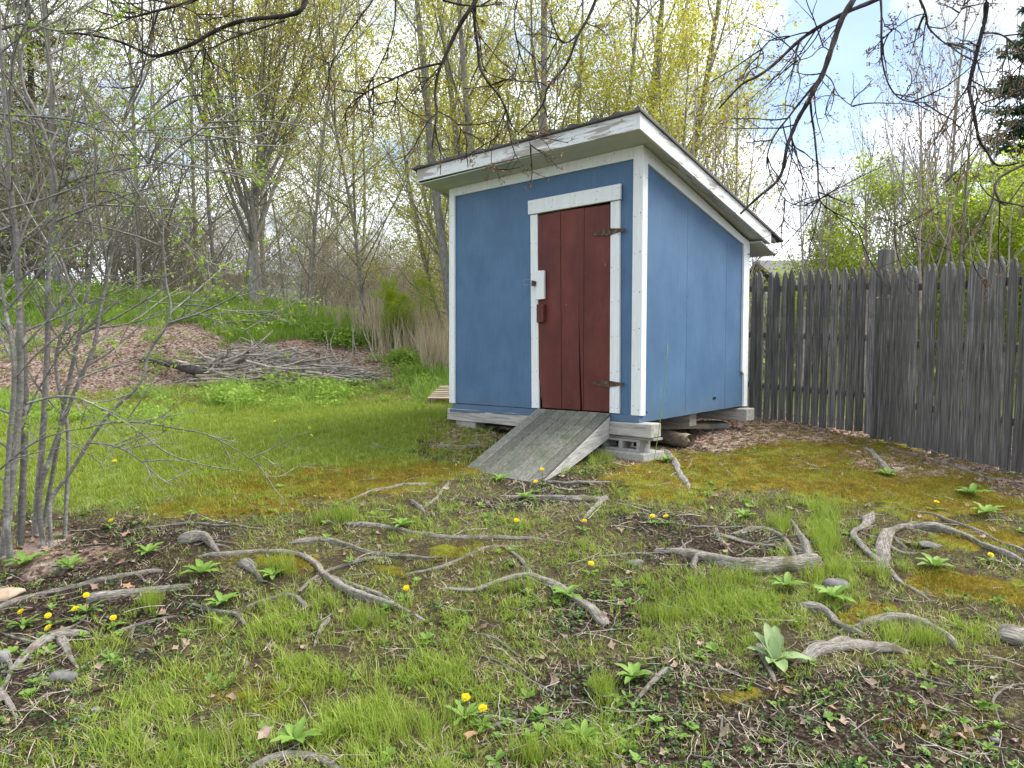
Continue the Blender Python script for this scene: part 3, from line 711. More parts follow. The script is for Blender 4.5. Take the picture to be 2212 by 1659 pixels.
lg = tube_mesh('short_log', [(P, np.array([.065, .07, .072, .07, .073, .074, .072, .074, .07])), (P[-2:] + np.array([[0, 0, 0], [.0, .0, 0]]), np.array([.064, .0005]))], 14)
tag(link('short_log', lg, M['lumber']), 'short thick pale lichen-spotted log lying beside the near corner of the shed', 'log')

# ------------------------------------------------------------------ stockade fence
FP = np.array([4.02, 7.80]); D1 = np.array([-.63, .7766]); D2 = np.array([.165, -.9863])
fence = empty('stockade_fence', (FP[0], FP[1], .35)); tag(fence, 'tall weathered grey stockade fence of pointed pickets right of the shed', 'fence')
pk = []
for k in range(4):
    w_ = .0425 + .0013 * k; H = 1.83
    poly = [(-w_, 0), (w_, .004 * k), (w_, H - .135), (w_ * .8, H - .075), (w_ * .42, H - .022), (.006, H), (-.006, H), (-w_ * .42, H - .024), (-w_ * .8, H - .078), (-w_, H - .135)]
    mb = MB(); 
    A_ = [mb.bm.verts.new((p[0] * .86, -.013, p[1] if p[1] > 0.01 else 0)) for p in poly]; B_ = [mb.bm.verts.new((p[0], 0, p[1])) for p in poly]; C_ = [mb.bm.verts.new((p[0], .010, p[1])) for p in poly]
    n_ = len(poly); mb.bm.faces.new(A_); mb.bm.faces.new(C_[::-1])
    for i in range(n_):
        mb.bm.faces.new((A_[i], B_[i], B_[(i + 1) % n_], A_[(i + 1) % n_])); mb.bm.faces.new((B_[i], C_[i], C_[(i + 1) % n_], B_[(i + 1) % n_]))
    bmesh.ops.recalc_face_normals(mb.bm, faces=mb.bm.faces)
    me = bpy.data.meshes.new('picket'); mb.bm.to_mesh(me); mb.bm.free(); me.materials.append(M['picket']); pk.append(me)
def frel(p, z): return Vector((p[0] - FP[0], p[1] - FP[1], z - .35))
for D_, cnt, sp_k, z0, z1 in ((D1, 23, .1035, .385, .44), (D2, 24, .1135, .345, .30)):
    nrm = np.array([D_[1], -D_[0]]); 
    if nrm[0] > 0: nrm = -nrm                                  # towards the yard
    ang = math.atan2(D_[1], D_[0])
    if D_ is D1: ang += math.pi
    for i in range(cnt):
        s = .055 + i * sp_k
        p = FP + D_ * s + nrm * .06
        me = pk[rn.randrange(4)]
        o = bpy.data.objects.new('picket', me); col.objects.link(o); o.parent = fence
        f_ = s / 2.45
        if D_ is D2: o.scale = (1.11, 1, 1)
        o.location = frel(p, z0 + (z1 - z0) * f_ + rn.uniform(-.012, .012))
        o.rotation_euler = (rn.uniform(-.012, .012), rn.uniform(-.012, .012), ang + (math.pi if False else 0) + rn.uniform(-.03, .03))
    for zr in (.42, 1.05, 1.62):
        L = cnt * sp_k + .02
        mb = MB().box(0, L, -.02, .02, -.035, .035)
        o = mb.build('rail', M['picket'], fence, .003)
        c0 = FP + D_ * .0 + nrm * .0225
        o.location = frel(c0, z0 + zr); o.rotation_euler = (0, -math.atan2(z1 - z0, L), math.atan2(D_[1], D_[0]))
for q_, h in ((FP - np.array([.0, 0]) , 2.40), (FP + D2 * 2.62, 2.33), (FP + D1 * 2.44, 2.42)):
    mb = MB().box(-.062, .062, -.062, .062, -.5, h - .35)
    nn_ = np.array([.95, .3]) * .062
    o = mb.build('post', M['picket'], fence, .006); o.location = frel(q_ + nn_, .35)
    o.rotation_euler = (0, 0, .3)

# ------------------------------------------------------------------ pallet behind the shed's left corner
pal = empty('wooden_pallet', (-1.22, 10.2, gzs(-1.2, 10.2) + .01)); tag(pal, 'pale wooden pallet on the ground behind the left corner of the shed', 'pallet')
pal.rotation_euler = (R_(4), 0, R_(-3))
slat = None
for i in range(7):
    if slat is None: slat = MB().box(0, 1.05, 0, .10, .098, .116).build('slat', M['lumber'], pal, .002)
    else: slat = slat.copy(); col.objects.link(slat)
    slat.location = (rn.uniform(-.006, .006), i * .182, 0)
for x_ in (.0, .50, 1.0): MB().box(x_, x_ + .04, 0, 1.19, .012, .0975).build('stringer', M['lumber'], pal, .002)
for y_ in (0, .55, 1.09): MB().box(0, 1.05, y_, y_ + .1, -.006, .0118).build('bottom_slat', M['lumber'], pal, .001)

# ------------------------------------------------------------------ houses beyond the fence
def house(name, x0, x1, y0, y1, zt, zr, wallm, label, overh=.4):
    h = empty(name, ((x0 + x1) / 2, (y0 + y1) / 2, 0)); tag(h, label, 'house', None)
    ix, iy = (x0 + x1) / 2, (y0 + y1) / 2
    MB().box(x0 - ix, x1 - ix, y0 - iy, y1 - iy, -.5, zt).build('wall', M[wallm], h)
    MB().prism([(y0 - iy - overh, zt - .1), (0, zr), (y1 - iy + overh, zt - .1), (y1 - iy + overh, zt + .06), (0, zr + .16), (y0 - iy - overh, zt + .06)], 'x', x0 - ix - overh, x1 - ix + overh).build('roof', M['shingle'], h)
    for k in range(2):
        xx = (x0 + (x1 - x0) * (.3 + .4 * k)) - ix
        wdw = MB().box(xx - .55, xx + .55, y0 - iy - .05, y0 - iy - .005, zt - 1.5, zt - .4).build('window', M['white'], h)
        MB().box(xx - .48, xx + .48, y0 - iy - .06, y0 - iy - .051, zt - 1.43, zt - .47).build('pane', M['glass'], wdw)
    return h
house('house', 15.2, 21.5, 30, 37, 2.7, 4.6, 'siding', 'low dark-roofed tan house mostly hidden by leaves beyond the picket fence')
house('grey_house', 12.8, 16.5, 33, 40, 3.6, 5.0, 'soffit', 'small grey-roofed house glimpsed between shed and tall fence post')

# ------------------------------------------------------------------ brush pile
pc = gpt(615, 826); pile = empty('brush_pile', (pc.x, pc.y - .1, gzs(pc.x, pc.y - .1))); tag(pile, 'heap of dead branches and sticks on the leaf-strewn bank', 'brush pile')
svar = []
for k in range(14):
    L = rn.uniform(.35, 1.35); n_ = 7; p = Vector((-L / 2, 0, 0)); d = Vector((1, 0, 0)); pts = []
    for i in range(n_):
        pts.append(tuple(p)); d = (d + Vector((0, rn.uniform(-.22, .22), rn.uniform(-.12, .12)))).normalized(); p = p + d * L / (n_ - 1)
    r0 = rn.choice((.008, .012, .016, .022, .03)); lines = [(np.array(pts), np.linspace(r0, r0 * .4, n_))]
    for j in range(rn.choice((0, 1, 2, 2))):
        s_ = Vector(pts[rn.randrange(2, 5)]); dd = Vector((1, rn.uniform(-.9, .9), rn.uniform(-.3, .5))).normalized() * rn.uniform(.2, .5)
        lines.append((np.array([s_ + dd * t for t in (0, .33, .66, 1)]), np.linspace(r0 * .6, r0 * .2, 4)))
    me = tube_mesh('stick', lines, 5); me.materials.append(M['stick'] if k % 3 else M['grey_wood']); svar.append(me)
def mound(x, y): return max(0, 1 - (x / 1.95) ** 2 - (y / 1.0) ** 2)
for i in range(230):
    while True:
        x_, y_ = rn.uniform(-2.2, 2.2), rn.uniform(-1, 1)
        if mound(x_, y_) > .02: break
    o = bpy.data.objects.new('branch', svar[rn.randrange(14)]); col.objects.link(o); o.parent = pile
    h = mound(x_, y_) ** .7 * .68 * rn.uniform(.25, 1)
    o.location = (x_, y_, h + gzs(pile.location.x + x_, pile.location.y + y_) - pile.location.z + .02)
    o.rotation_euler = (rn.uniform(-1, 1), rn.uniform(-.28, .28), rn.gauss(0, .6) + (math.pi if rn.random() < .5 else 0))
for i in range(5):
    pts = []; p = Vector((.85 + .25 * i, -.1, .45)); d = Vector((rn.uniform(-.5, .3), 0, 1)).normalized()
    for j in range(7): pts.append(tuple(p)); d = (d + Vector((rn.uniform(-.45, .4), rn.uniform(-.2, .2), rn.uniform(-.1, .1)))).normalized(); p = p + d * .12
    link('branch', tube_mesh('branch', [(np.array(pts), np.linspace(.014, .005, 7))], 5), M['grey_wood'], pile)
for i in range(10):
    o = MB().box(-.5, .5 + rn.uniform(-.2, .5), -.045, .045, 0, .04).build('board', M['lumber'], pile, .003)
    x_, y_ = rn.uniform(-1.1, -.1), rn.uniform(-.95, -.55)
    o.location = (x_, y_, .02 + .045 * (i % 4)+ gzs(pile.location.x + x_, pile.location.y + y_) - pile.location.z); o.rotation_euler = (0, rn.uniform(-.05, .05), rn.choice((-.35, .2, .1, -.1, .8)) + rn.uniform(-.1, .1))
a_, c_ = gpt(298, 790) + Vector((0, 0, .12)), gpt(455, 832) + Vector((0, 0, .16))
P = np.array(a_) * (1 - ts) + np.array(c_) * ts; P[:, 2] += .05 * np.sin(np.linspace(0, 3, 9)) + .02 * nr.rand(9)
tag(link('fallen_limb', tube_mesh('fallen_limb', [(P, np.array([.01, .045, .05, .06, .065, .075, .085, .08, .005]))], 9), M['bark_dark']), 'dark fallen limb sticking out of the left end of the brush pile', 'log')
# ------------------------------------------------------------------ growing trees
def vrot(d, ang, az):
    """tilt unit vector d by ang in azimuth az round itself"""
    x, y, z = d
    if abs(z) < .9: a = (y, -x, 0.0)
    else: a = (0.0, z, -y)
    m_ = math.sqrt(a[0] ** 2 + a[1] ** 2 + a[2] ** 2); a = (a[0] / m_, a[1] / m_, a[2] / m_)
    b_ = (y * a[2] - z * a[1], z * a[0] - x * a[2], x * a[1] - y * a[0])
    ca, sa, cz, sz = math.cos(ang), math.sin(ang), math.cos(az), math.sin(az)
    return (x * ca + sa * (a[0] * cz + b_[0] * sz), y * ca + sa * (a[1] * cz + b_[1] * sz), z * ca + sa * (a[2] * cz + b_[2] * sz))
def grow(out, leaves, p, d, L, r0, lvl, S, rg):
    """S: per-level dict lists seg, wig, up, nch, ang, lr, start; out[lvl] collects polylines"""
    n_ = S['seg'][lvl]; pts = [p]; dirs = [d]; st = L / n_
    wg, up_ = S['wig'][lvl], S['up'][lvl]
    for i in range(n_):
        x, y, z = d
        x += rg.uniform(-wg, wg); y += rg.uniform(-wg, wg); z += rg.uniform(-wg, wg) + up_
        m_ = math.sqrt(x * x + y * y + z * z); d = (x / m_, y / m_, z / m_)
        p = (p[0] + d[0] * st, p[1] + d[1] * st, p[2] + d[2] * st); pts.append(p); dirs.append(d)
    tip = S['tip'][lvl]
    out[lvl].append((np.array(pts), r0 * np.linspace(1, tip, n_ + 1)))
    last = lvl == len(S['seg']) - 1
    if last or lvl == len(S['seg']) - 2:
        k = S['leaf'] if last else S['leaf'] * .4
        c = int(k) + (rg.random() < k - int(k))
        for _ in range(c):
            t = rg.uniform(.25, 1.0) * n_; i = min(int(t), n_ - 1); f = t - i
            a, b_ = pts[i], pts[i + 1]
            leaves.append((a[0] + (b_[0] - a[0]) * f, a[1] + (b_[1] - a[1]) * f, a[2] + (b_[2] - a[2]) * f))
        if last: return
    nc = S['nch'][lvl]; nc = max(1, int(nc * rg.uniform(.75, 1.25)))
    s0 = S['start'][lvl]
    az = rg.uniform(0, 6.28)
    for j in range(nc):
        t = (s0 + (1 - s0) * (j + rg.random()) / nc) * n_; t = min(t, n_ - .01); i = int(t); f = t - i
        a, b_ = pts[i], pts[i + 1]
        q_ = (a[0] + (b_[0] - a[0]) * f, a[1] + (b_[1] - a[1]) * f, a[2] + (b_[2] - a[2]) * f)
        az += 2.4 + rg.uniform(-.5, .5)
        dd = vrot(dirs[i], S['ang'][lvl] * rg.uniform(.7, 1.3), az)
        frac = t / n_
        rr_ = r0 * (1 + (tip - 1) * frac)
        LL = L * S['lr'][lvl] * (1 - .55 * frac * S.get('cone', .8)) * rg.uniform(.7, 1.2)
        grow(out, leaves, q_, dd, LL, min(rr_ * .75, S['rad'][lvl + 1] * rg.uniform(.8, 1.2)), lvl + 1, S, rg)
def tree_meshes(seed, S, H, r0, bark, leafm, lsize, starts=None, thick=2, lflat=.3, clump=1, spread=.05):
    rg = random.Random(seed); rs = np.random.RandomState(seed)
    out = [[] for _ in S['seg']]; leaves = []
    for (p, d, hf, rf) in (starts or [((0, 0, -.1), (0, 0, 1), 1, 1)]):
        m_ = math.sqrt(sum(c * c for c in d)); d = tuple(c / m_ for c in d)
        grow(out, leaves, p, d, H * hf, r0 * rf, 0, S, rg)
    big = [l_ for k in range(thick) for l_ in out[k]]; small = [l_ for k in range(thick, len(out)) for l_ in out[k]]
    tm = tube_mesh('trunk', big, 7); tm.materials.append(M[bark])
    bm_ = tube_mesh('branches', small, 3); bm_.materials.append(M[bark])
    lm = None
    if leaves:
        Pl = np.repeat(np.array(leaves), clump, 0); Pl = Pl + rs.normal(size=Pl.shape) * spread
        lm = leaf_mesh('leaves', Pl, lsize, rs, flat=lflat, aspect=.75); lm.materials.append(M[leafm])
    return tm, bm_, lm
def tree(name, meshes, loc, rz, scl, label, cat='tree', group=None, parts=('trunk', 'branches', 'leaves'), lean=(0, 0)):
    t_ = empty(name, loc); t_.rotation_euler = (lean[0], lean[1], rz); t_.scale = (scl, scl, scl)
    tag(t_, label, cat, group)
    for nm, me in zip(parts, meshes):
        if me is not None:
            q_ = link(nm, me, None, t_)
            if nm not in ('trunk', 'stem'): q_['kind'] = 'stuff'
    return t_
POLE = dict(seg=[9, 5, 4, 3], wig=[.07, .13, .2, .25], up=[.02, .10, .06, .03], nch=[26, 7, 5], ang=[.85, .75, .7], lr=[.30, .5, .5], start=[.08, .15, .1], tip=[.15, .25, .3, .4], rad=[1, .022, .009, .0055], leaf=1.15)
MAPLE = dict(seg=[8, 6, 5, 4, 3], wig=[.05, .09, .14, .2, .25], up=[.03, .12, .08, .04, .02], nch=[9, 7, 6, 4], ang=[.55, .6, .65, .7], lr=[.62, .5, .5, .5], start=[.22, .15, .12, .1], tip=[.25, .2, .25, .3, .4], rad=[1, .075, .03, .012, .006], leaf=2.6)
THICK = dict(seg=[7, 5, 4, 3], wig=[.14, .22, .28, .3], up=[.02, .03, .02, .0], nch=[10, 7, 5], ang=[.8, .85, .8], lr=[.5, .5, .55], start=[.1, .1, .1], tip=[.2, .25, .3, .4], rad=[1, .012, .006, .0045], leaf=.35)
SAPL = dict(seg=[8, 5, 4, 3], wig=[.04, .08, .12, .2], up=[.02, .14, .12, .06], nch=[13, 6, 3], ang=[.6, .55, .6], lr=[.36, .45, .4], start=[.3, .2, .15], tip=[.15, .25, .35, .4], rad=[1, .018, .009, .006], leaf=1.1)
LEAFY = dict(seg=[7, 5, 4, 3], wig=[.08, .14, .2, .25], up=[.02, .08, .05, .02], nch=[11, 6, 5], ang=[.8, .75, .7], lr=[.42, .5, .5], start=[.12, .12, .1], tip=[.2, .2, .3, .4], rad=[1, .02, .008, .005], leaf=2.0)

def fan(k, spread, seed, base=.25):
    rg = random.Random(seed); o = []
    for i in range(k):
        a = i * 6.283 / k + rg.uniform(-.4, .4); s = spread * rg.uniform(.3, 1)
        o.append(((math.cos(a) * base * rg.random(), math.sin(a) * base * rg.random(), -.1), (math.cos(a) * s, math.sin(a) * s, 1), rg.uniform(.75, 1.1), rg.uniform(.6, 1.1)))
    return o
poles = [tree_meshes(100 + i, POLE, 13, (.085, .06, .075, .055)[i], 'bark_grey', ('leaf_green', 'leaf_yellow', 'leaf_yellow', 'leaf_tan')[i], .06, clump=5, spread=.09) for i in range(4)]
thick = [tree_meshes(200 + i, THICK, 4.2, .028, 'bark_brown', ('leaf_tan', 'leaf_green', 'leaf_yellow')[i], .05, starts=fan(13, .75, 5 + i, .8), thick=1) for i in range(3)]
saps = [tree_meshes(300 + i, SAPL, 6.0, .035, 'bark_brown', 'bud', .034, starts=fan((1, 4)[i], .12, 9 + i), thick=1, lflat=.0) for i in range(2)]
leafy = [tree_meshes(400 + i, LEAFY, 4.2, .05, 'bark_brown', 'leaf_bright', .062, starts=fan(4, .35, 19 + i, .4), thick=1, clump=9, spread=.12, lflat=.8) for i in range(2)]

def gat(u, dy, dz=0):
    """ground place below photo column u, dy metres ahead"""
    x = (u - CX) / F * dy
    return (x, dy, gzs(x, dy) + dz)
# the maple that fans out left of the shed
mb_ = [((0, 0, -.2), (.02, 0, 1), .26, 1.0)]
S2 = dict(MAPLE); S2['nch'] = [1, 8, 6, 4]
big_starts = []
rgm = random.Random(31)
for i in range(13):
    a = i * 2.4; s = .18 + .72 * rgm.random()
    big_starts.append(((rgm.uniform(-.05, .05), rgm.uniform(-.05, .05), 2.0 + rgm.uniform(-.9, .9)), (math.cos(a) * s, math.sin(a) * s * .8, 1), rgm.uniform(.8, 1.1), rgm.uniform(.6, 1.0)))
STEM = dict(seg=[9, 6, 4, 3], wig=[.05, .12, .2, .25], up=[.05, .1, .06, .02], nch=[14, 7, 5], ang=[.6, .65, .7], lr=[.40, .5, .5], start=[.12, .12, .1], tip=[.15, .2, .3, .4], rad=[1, .024, .009, .005], leaf=1.9)
mm = tree_meshes(501, STEM, 10.5, .058, 'bark_grey', 'leaf_yellow', .058, starts=big_starts, thick=1, clump=5, spread=.08)
bigT = tree('maple_tree', mm, gat(555, 19.5), .6, 1.0, 'large grey maple fanning into many upright limbs left of the shed')
P = np.array([[0, 0, -.4], [.02, 0, .3], [.0, .02, 1.2], [-.03, .0, 2.2], [.02, 0, 3.2]])
link('bole', tube_mesh('bole', [(P, np.array([.26, .17, .135, .11, .06]))], 12), M['bark_grey'], bigT)
# the clump of maple stems behind the shed roof
cl = []
for i, (uu, lean) in enumerate([(-1.9, -.20), (-1.5, -.10), (-1.2, -.14), (-.3, -.04), (-.1, .03), (.5, .05), (.8, .08), (1.25, .12), (1.4, .17), (2.0, .22)]):
    cl.append(((uu, rgm.uniform(-1.2, 1.2), 0), (lean, rgm.uniform(-.15, .15), 1), rgm.uniform(.85, 1.1), rgm.uniform(.85, 1.25)))
STEM3 = dict(STEM, leaf=2.2)
for k in range(5):
    mk_ = tree_meshes(520 + k, STEM3, 11.0, .105, 'bark_grey', 'leaf_yellow', .052, starts=cl[2 * k:2 * k + 2], thick=1, clump=8, spread=.09)
    x0, y0, z0 = gat(1195, 15.5)
    tree('maple_tree', mk_, (x0, y0, z0 - .1), 0, 1.0, ['leftmost pair of leaning maple stems rising behind the shed roof', 'thin upright maple stems rising behind the middle of the shed roof', 'straight dark maple stems rising behind the shed roof, right of the middle',
         'leaning maple stems behind the high end of the shed roof', 'rightmost yellow-leaved maple leaning out against the sky behind the shed'][k], group=None)
# yellow crown right of the cluster
mk_ = tree_meshes(560, LEAFY, 6.6, .06, 'bark_grey', 'leaf_yellow', .05, starts=fan(5, .36, 77, .4), thick=1, clump=10, spread=.16, lflat=.6)
tree('maple_tree', mk_, gat(1440, 14.2), .3, 1.0, 'dense yellow-green maple crown showing past the right slope of the shed roof')
yt = tree('maple_tree', mk_, gat(1010, 18.5), 1.3, 1.12, 'yellow-green maple crown showing above the left end of the shed roof')
yt2 = 0 and tree('maple_tree', mk_, gat(1190, 20.5), 2.6, 1.25, 'yellow-green maple crown far behind the middle of the shed roof')
# wood on the left: trees one can tell apart only roughly
rgt = random.Random(12)
spots = []
for i in range(58):
    u_ = rgt.uniform(-420, 1010) if i < 46 else rgt.uniform(560, 1020); dy = rgt.uniform(19, 38)
    if abs(u_ - 555) < 45 and dy < 21: dy += 8
    spots.append((u_, dy))
gl = ['slender grey tree with pale green young leaves in the wood left of the shed', 'slender grey tree with yellow young leaves in the wood left of the shed', 'thin bare-looking tree with sparse green buds in the wood left of the shed', 'slender tree with tan unopened leaves in the wood left of the shed']
seen = [None] * 4
for i, (u_, dy) in enumerate(spots):
    k = rgt.choice((0, 1, 1, 2, 3)) if u_ > 350 else rgt.choice((0, 2, 3, 3, 2))
    s_ = rgt.uniform(.75, 1.15)
    if seen[k] is None:
        seen[k] = tree('slender_tree', poles[k], gat(u_, dy), rgt.uniform(0, 6.28), s_, gl[k], group=['trees with pale green leaves in the left wood', 'trees with yellow leaves in the left wood', 'trees with sparse buds in the left wood', 'trees with tan leaves in the left wood'][k])
        c = seen[k]
    else: c = copy_tree(seen[k])
    c.location = gat(u_, dy); c.rotation_euler = (rgt.uniform(-.08, .08), rgt.uniform(-.08, .08), rgt.uniform(0, 6.28)); c.scale = (s_, s_, s_ * rgt.uniform(.9, 1.15))
seen = [None] * 3
tl = ['tangled leafless thicket bush at the edge of the wood', 'tangled thicket bush with a few green leaves at the edge of the wood', 'tangled thicket bush with tiny yellow-green leaves under the trees']
for i in range(44):
    u_ = rgt.uniform(-420, 1000); dy = rgt.uniform(22, 38) if i % 3 else rgt.uniform(20.5, 24)
    if 60 < u_ < 520 and dy < 16.5: dy += 2.5
    k = i % 3; s_ = rgt.uniform(.5, 1.1) * (1.25 if u_ < 350 else .72) * (1 + max(0, dy - 22) * .05)
    if seen[k] is None: seen[k] = tree('thicket_bush', thick[k], gat(u_, dy), 0, s_, tl[k], 'bush', ['leafless thicket bushes', 'green-flecked thicket bushes', 'yellow-flecked thicket bushes'][k], parts=('stems', 'twigs', 'leaves')); c = seen[k]
    else: c = copy_tree(seen[k])
    c.location = gat(u_, dy); c.rotation_euler = (0, 0, rgt.uniform(0, 6.28)); c.scale = (s_ * 1.2, s_ * 1.2, s_)
# conifers
def conifer(seed, H, Rb, whorls, leafm, lsize, dens, droop=.15, start=.08):
    rg = random.Random(seed); rs = np.random.RandomState(seed); lines = []; lv = []
    trunk = [(np.array([[0, 0, -.2], [0, 0, H * .3], [.03, 0, H * .6], [0, 0, H]]), np.array([.16, .12, .07, .01]))]
    for i in range(whorls):
        z = H * (start + (1 - start) * i / whorls); R0 = Rb * (1 - i / whorls) ** .85 + .12
        for j in range(6):
            a = rg.uniform(0, 6.28); L = R0 * rg.uniform(.7, 1.1); pts = []
            for k in range(5):
                t = k / 4; pts.append((math.cos(a) * L * t, math.sin(a) * L * t, z - droop * L * math.sin(t * 2.4) + .25 * L * t * t * .6))
            lines.append((np.array(pts), np.linspace(.02, .004, 5)))
            n_ = int(dens * L) + 3
            for _ in range(n_):
                t = rg.uniform(.15, 1); w_ = (1 - t * .6) * .28 * L; s = rg.uniform(-w_, w_)
                f = t * 4; q_ = min(int(f), 3); g_ = f - q_
                A_, B_ = pts[q_], pts[q_ + 1]
                lv.append((A_[0] + (B_[0] - A_[0]) * g_ - math.sin(a) * s, A_[1] + (B_[1] - A_[1]) * g_ + math.cos(a) * s, A_[2] + (B_[2] - A_[2]) * g_ + rg.uniform(-.06, .03)))
    tm = tube_mesh('trunk', trunk, 7); tm.materials.append(M['bark_dark'])
    bm_ = tube_mesh('branches', lines, 3); bm_.materials.append(M['bark_dark'])
    lm = leaf_mesh('needles', lv, lsize, rs, flat=.5, aspect=.35); lm.materials.append(M[leafm])
    return tm, bm_, lm
CP = ('trunk', 'branches', 'needles')
tree('spruce_tree', conifer(1, 10.2, 2.1, 30, 'needle', .13, 210), gat(2215, 18.5), 0, 1.08, 'dark blue-green spruce at the right edge above the fence', parts=CP)
tree('spruce_tree', conifer(2, 5.6, 1.7, 20, 'needle', .17, 60), gat(2045, 19.5), 1, 1, 'smaller dark evergreen behind the bright leafy shrubs beyond the fence', parts=CP)
tree('hemlock_tree', conifer(3, 15, 2.4, 30, 'hemlock', .16, 26, .25), gat(95, 24), 1, 1, 'brownish-green hemlock looming in the upper left of the wood', parts=CP)
0 and tree('hemlock_tree', conifer(4, 12, 2.2, 26, 'hemlock', .16, 20, .25), gat(-90, 22), 1, 1, 'second brownish hemlock at the far left edge of the wood', parts=CP)

# beyond the fence: bright leafy shrubs, budding saplings, grey brush
for j, (uu, dy, s_, k, lb) in enumerate([(1860, 13.5, .86, 0, 'bright green leafy tree beyond the tall fence post'), (2140, 12.8, .92, 1, 'bright green leafy tree below the spruce beyond the fence'), (2300, 12.0, .95, 0, 'bright green leafy tree at the right edge beyond the fence'),
                                        (2010, 15.5, .78, 1, 'bright green leafy shrub between the two taller leafy trees beyond the fence'), (1740, 17.5, .60, 0, 'low pale green leafy shrub beyond the fence near the shed')]):
    tree('leafy_tree', leafy[k], gat(uu, dy), j * 1.7, s_, lb)
seen = [None, None]
for j, (uu, dy, s_, k) in enumerate([(1905, 11.5, 1.0, 0), (1880, 12.0, .75, 1), (2010, 10.5, 1.08, 0), (2040, 12.0, 1.15, 1), (1975, 13.5, 1.05, 1), (2100, 11.0, .95, 0), (1745, 12.5, .70, 1), (1790, 13.0, .72, 0), (2175, 11.5, .9, 0), (1820, 14.5, .85, 1),
                                    (1555, 12.5, 1.0, 1), (1540, 11.5, .8, 0), (1600, 14, .8, 1), (1500, 12.5, 1.25, 0)]):
    lb = ['single-stemmed budding sapling standing bare against the sky beyond the fence', 'multi-stemmed budding sapling standing bare against the sky beyond the fence'][k]
    if seen[k] is None: seen[k] = tree('budding_sapling', saps[k], gat(uu, dy), j, s_, lb, 'sapling', ['single-stemmed budding saplings', 'multi-stemmed budding saplings'][k], parts=('stem', 'branches', 'buds')); c = seen[k]
    else: c = copy_tree(seen[k])
    c.location = gat(uu, dy); c.scale = (s_, s_, s_); c.rotation_euler = (0, 0, j * 1.3)
first = None
for j in range(15):
    uu = rgt.uniform(1560, 2300); dy = rgt.uniform(14, 24); s_ = rgt.uniform(.42, .68)
    if first is None: first = tree('brush_bush', thick[1], gat(uu, dy), 0, s_, 'grey-green brushy bush standing beyond the picket fence', 'bush', 'grey-green bushes beyond the fence', parts=('stems', 'twigs', 'leaves')); c = first
    else: c = copy_tree(first)
    c.location = gat(uu, dy); c.scale = (s_ * 1.4, s_ * 1.4, s_); c.rotation_euler = (0, 0, j)
tree('leafy_bush', leafy[0], gat(868, 17.5), 2.1, .42, 'small bright green bush among dry reeds left of the shed', 'bush')

# ------------------------------------------------------------------ clump of slender stems at the left, near the camera
def px_line(pts, dy, jit=.0, sm=2):
    """polyline through photo places at a depth that may vary along it; Chaikin-smoothed"""
    P = []
    for i, q_ in enumerate(pts):
        d_ = dy if np.isscalar(dy) else np.interp(i / (len(pts) - 1), np.linspace(0, 1, len(dy)), dy)
        P.append(at(q_[0], q_[1], d_ + rnd.uniform(-jit, jit)))
    for _ in range(sm):
        Q = [P[0]]
        for a, b_ in zip(P[:-1], P[1:]): Q += [a.lerp(b_, .25), a.lerp(b_, .75)]
        Q.append(P[-1]); P = Q
    return np.array([tuple(p) for p in P])
def D4(L): return [(.3555 * a, 516 + .3555 * b_) for a, b_ in L]
def D1_(L): return [(.3555 * a, .3555 * b_) for a, b_ in L]
def D2_(L): return [(663.6 + .3667 * a, .3667 * b_) for a, b_ in L]
def D3_(L): return [(1474.7 + .3555 * a, .3555 * b_) for a, b_ in L]
SB = gpt(62, 1200)
sd_ = SB.y
stems = [  # photo polyline, radius (m), depth
    ([(5, 1222), (30, 1000), (45, 850), (42, 700), (40, 550), (22, 400), (10, 200), (0, 60), (-10, -80)], .036, sd_),
    ([(42, 1212), (52, 1000), (56, 850), (50, 700), (27, 520), (15, 300), (30, 100), (60, -50)], .033, sd_ + .1),
    ([(72, 1195), (92, 950), (98, 850), (105, 700), (103, 586), (117, 461), (124, 401), (103, 308), (82, 249), (40, 170), (55, 60), (70, -60)], .029, sd_ + .2),
    ([(95, 1180)] + D4([(230, 1620), (260, 1450), (370, 1150), (430, 980), (580, 650), (600, 470), (650, 250), (700, 0)]) + D1_([(780, 1350), (890, 1080), (1050, 930), (1200, 800), (1390, 650)]), .024, (sd_ + .1, sd_ + .6)),
    ([(110, 1185)] + D4([(300, 1659), (310, 1570), (430, 1420), (560, 1200), (680, 1040), (870, 880), (900, 680), (1020, 530), (1045, 400), (1010, 300), (985, 0)]) + D1_([(1000, 1300), (895, 1050), (920, 700), (920, 350), (930, 100)]), .019, (sd_ + .1, sd_ + .5)),
    ([(140, 1160)] + D4([(400, 1650), (425, 1200), (380, 1000), (330, 780), (360, 600), (470, 420), (400, 200), (320, 1659 - 1659)]) + D1_([(480, 1290), (580, 1160), (700, 940), (760, 700), (790, 600), (870, 480), (865, 300), (868, 0)]), .019, (sd_ + .2, sd_ + .7)),
    ([(22, 1205), (12, 1100), (20, 950), (35, 800), (8, 650), (-5, 560), (-20, 400)], .026, sd_ - .1),
    ([(85, 1188), (118, 1000), (140, 860), (190, 640), (205, 500), (165, 380), (130, 250), (100, 100), (80, -40)], .022, sd_ + .3),
]
clump = empty('multi_stemmed_tree', SB); tag(clump, 'clump of slender grey stems with sparse new leaves at the near left', 'tree')
inv = Matrix.Translation(-Vector(SB))
TW = dict(seg=[4, 4, 3], wig=[.16, .22, .28], up=[.03, .02, .0], nch=[4, 3], ang=[.7, .7], lr=[.5, .5], start=[.15, .15], tip=[.3, .35, .4], rad=[1, .0045, .003], leaf=1.5)
tw = [[], [], []]; lv = []
rgs = random.Random(5)
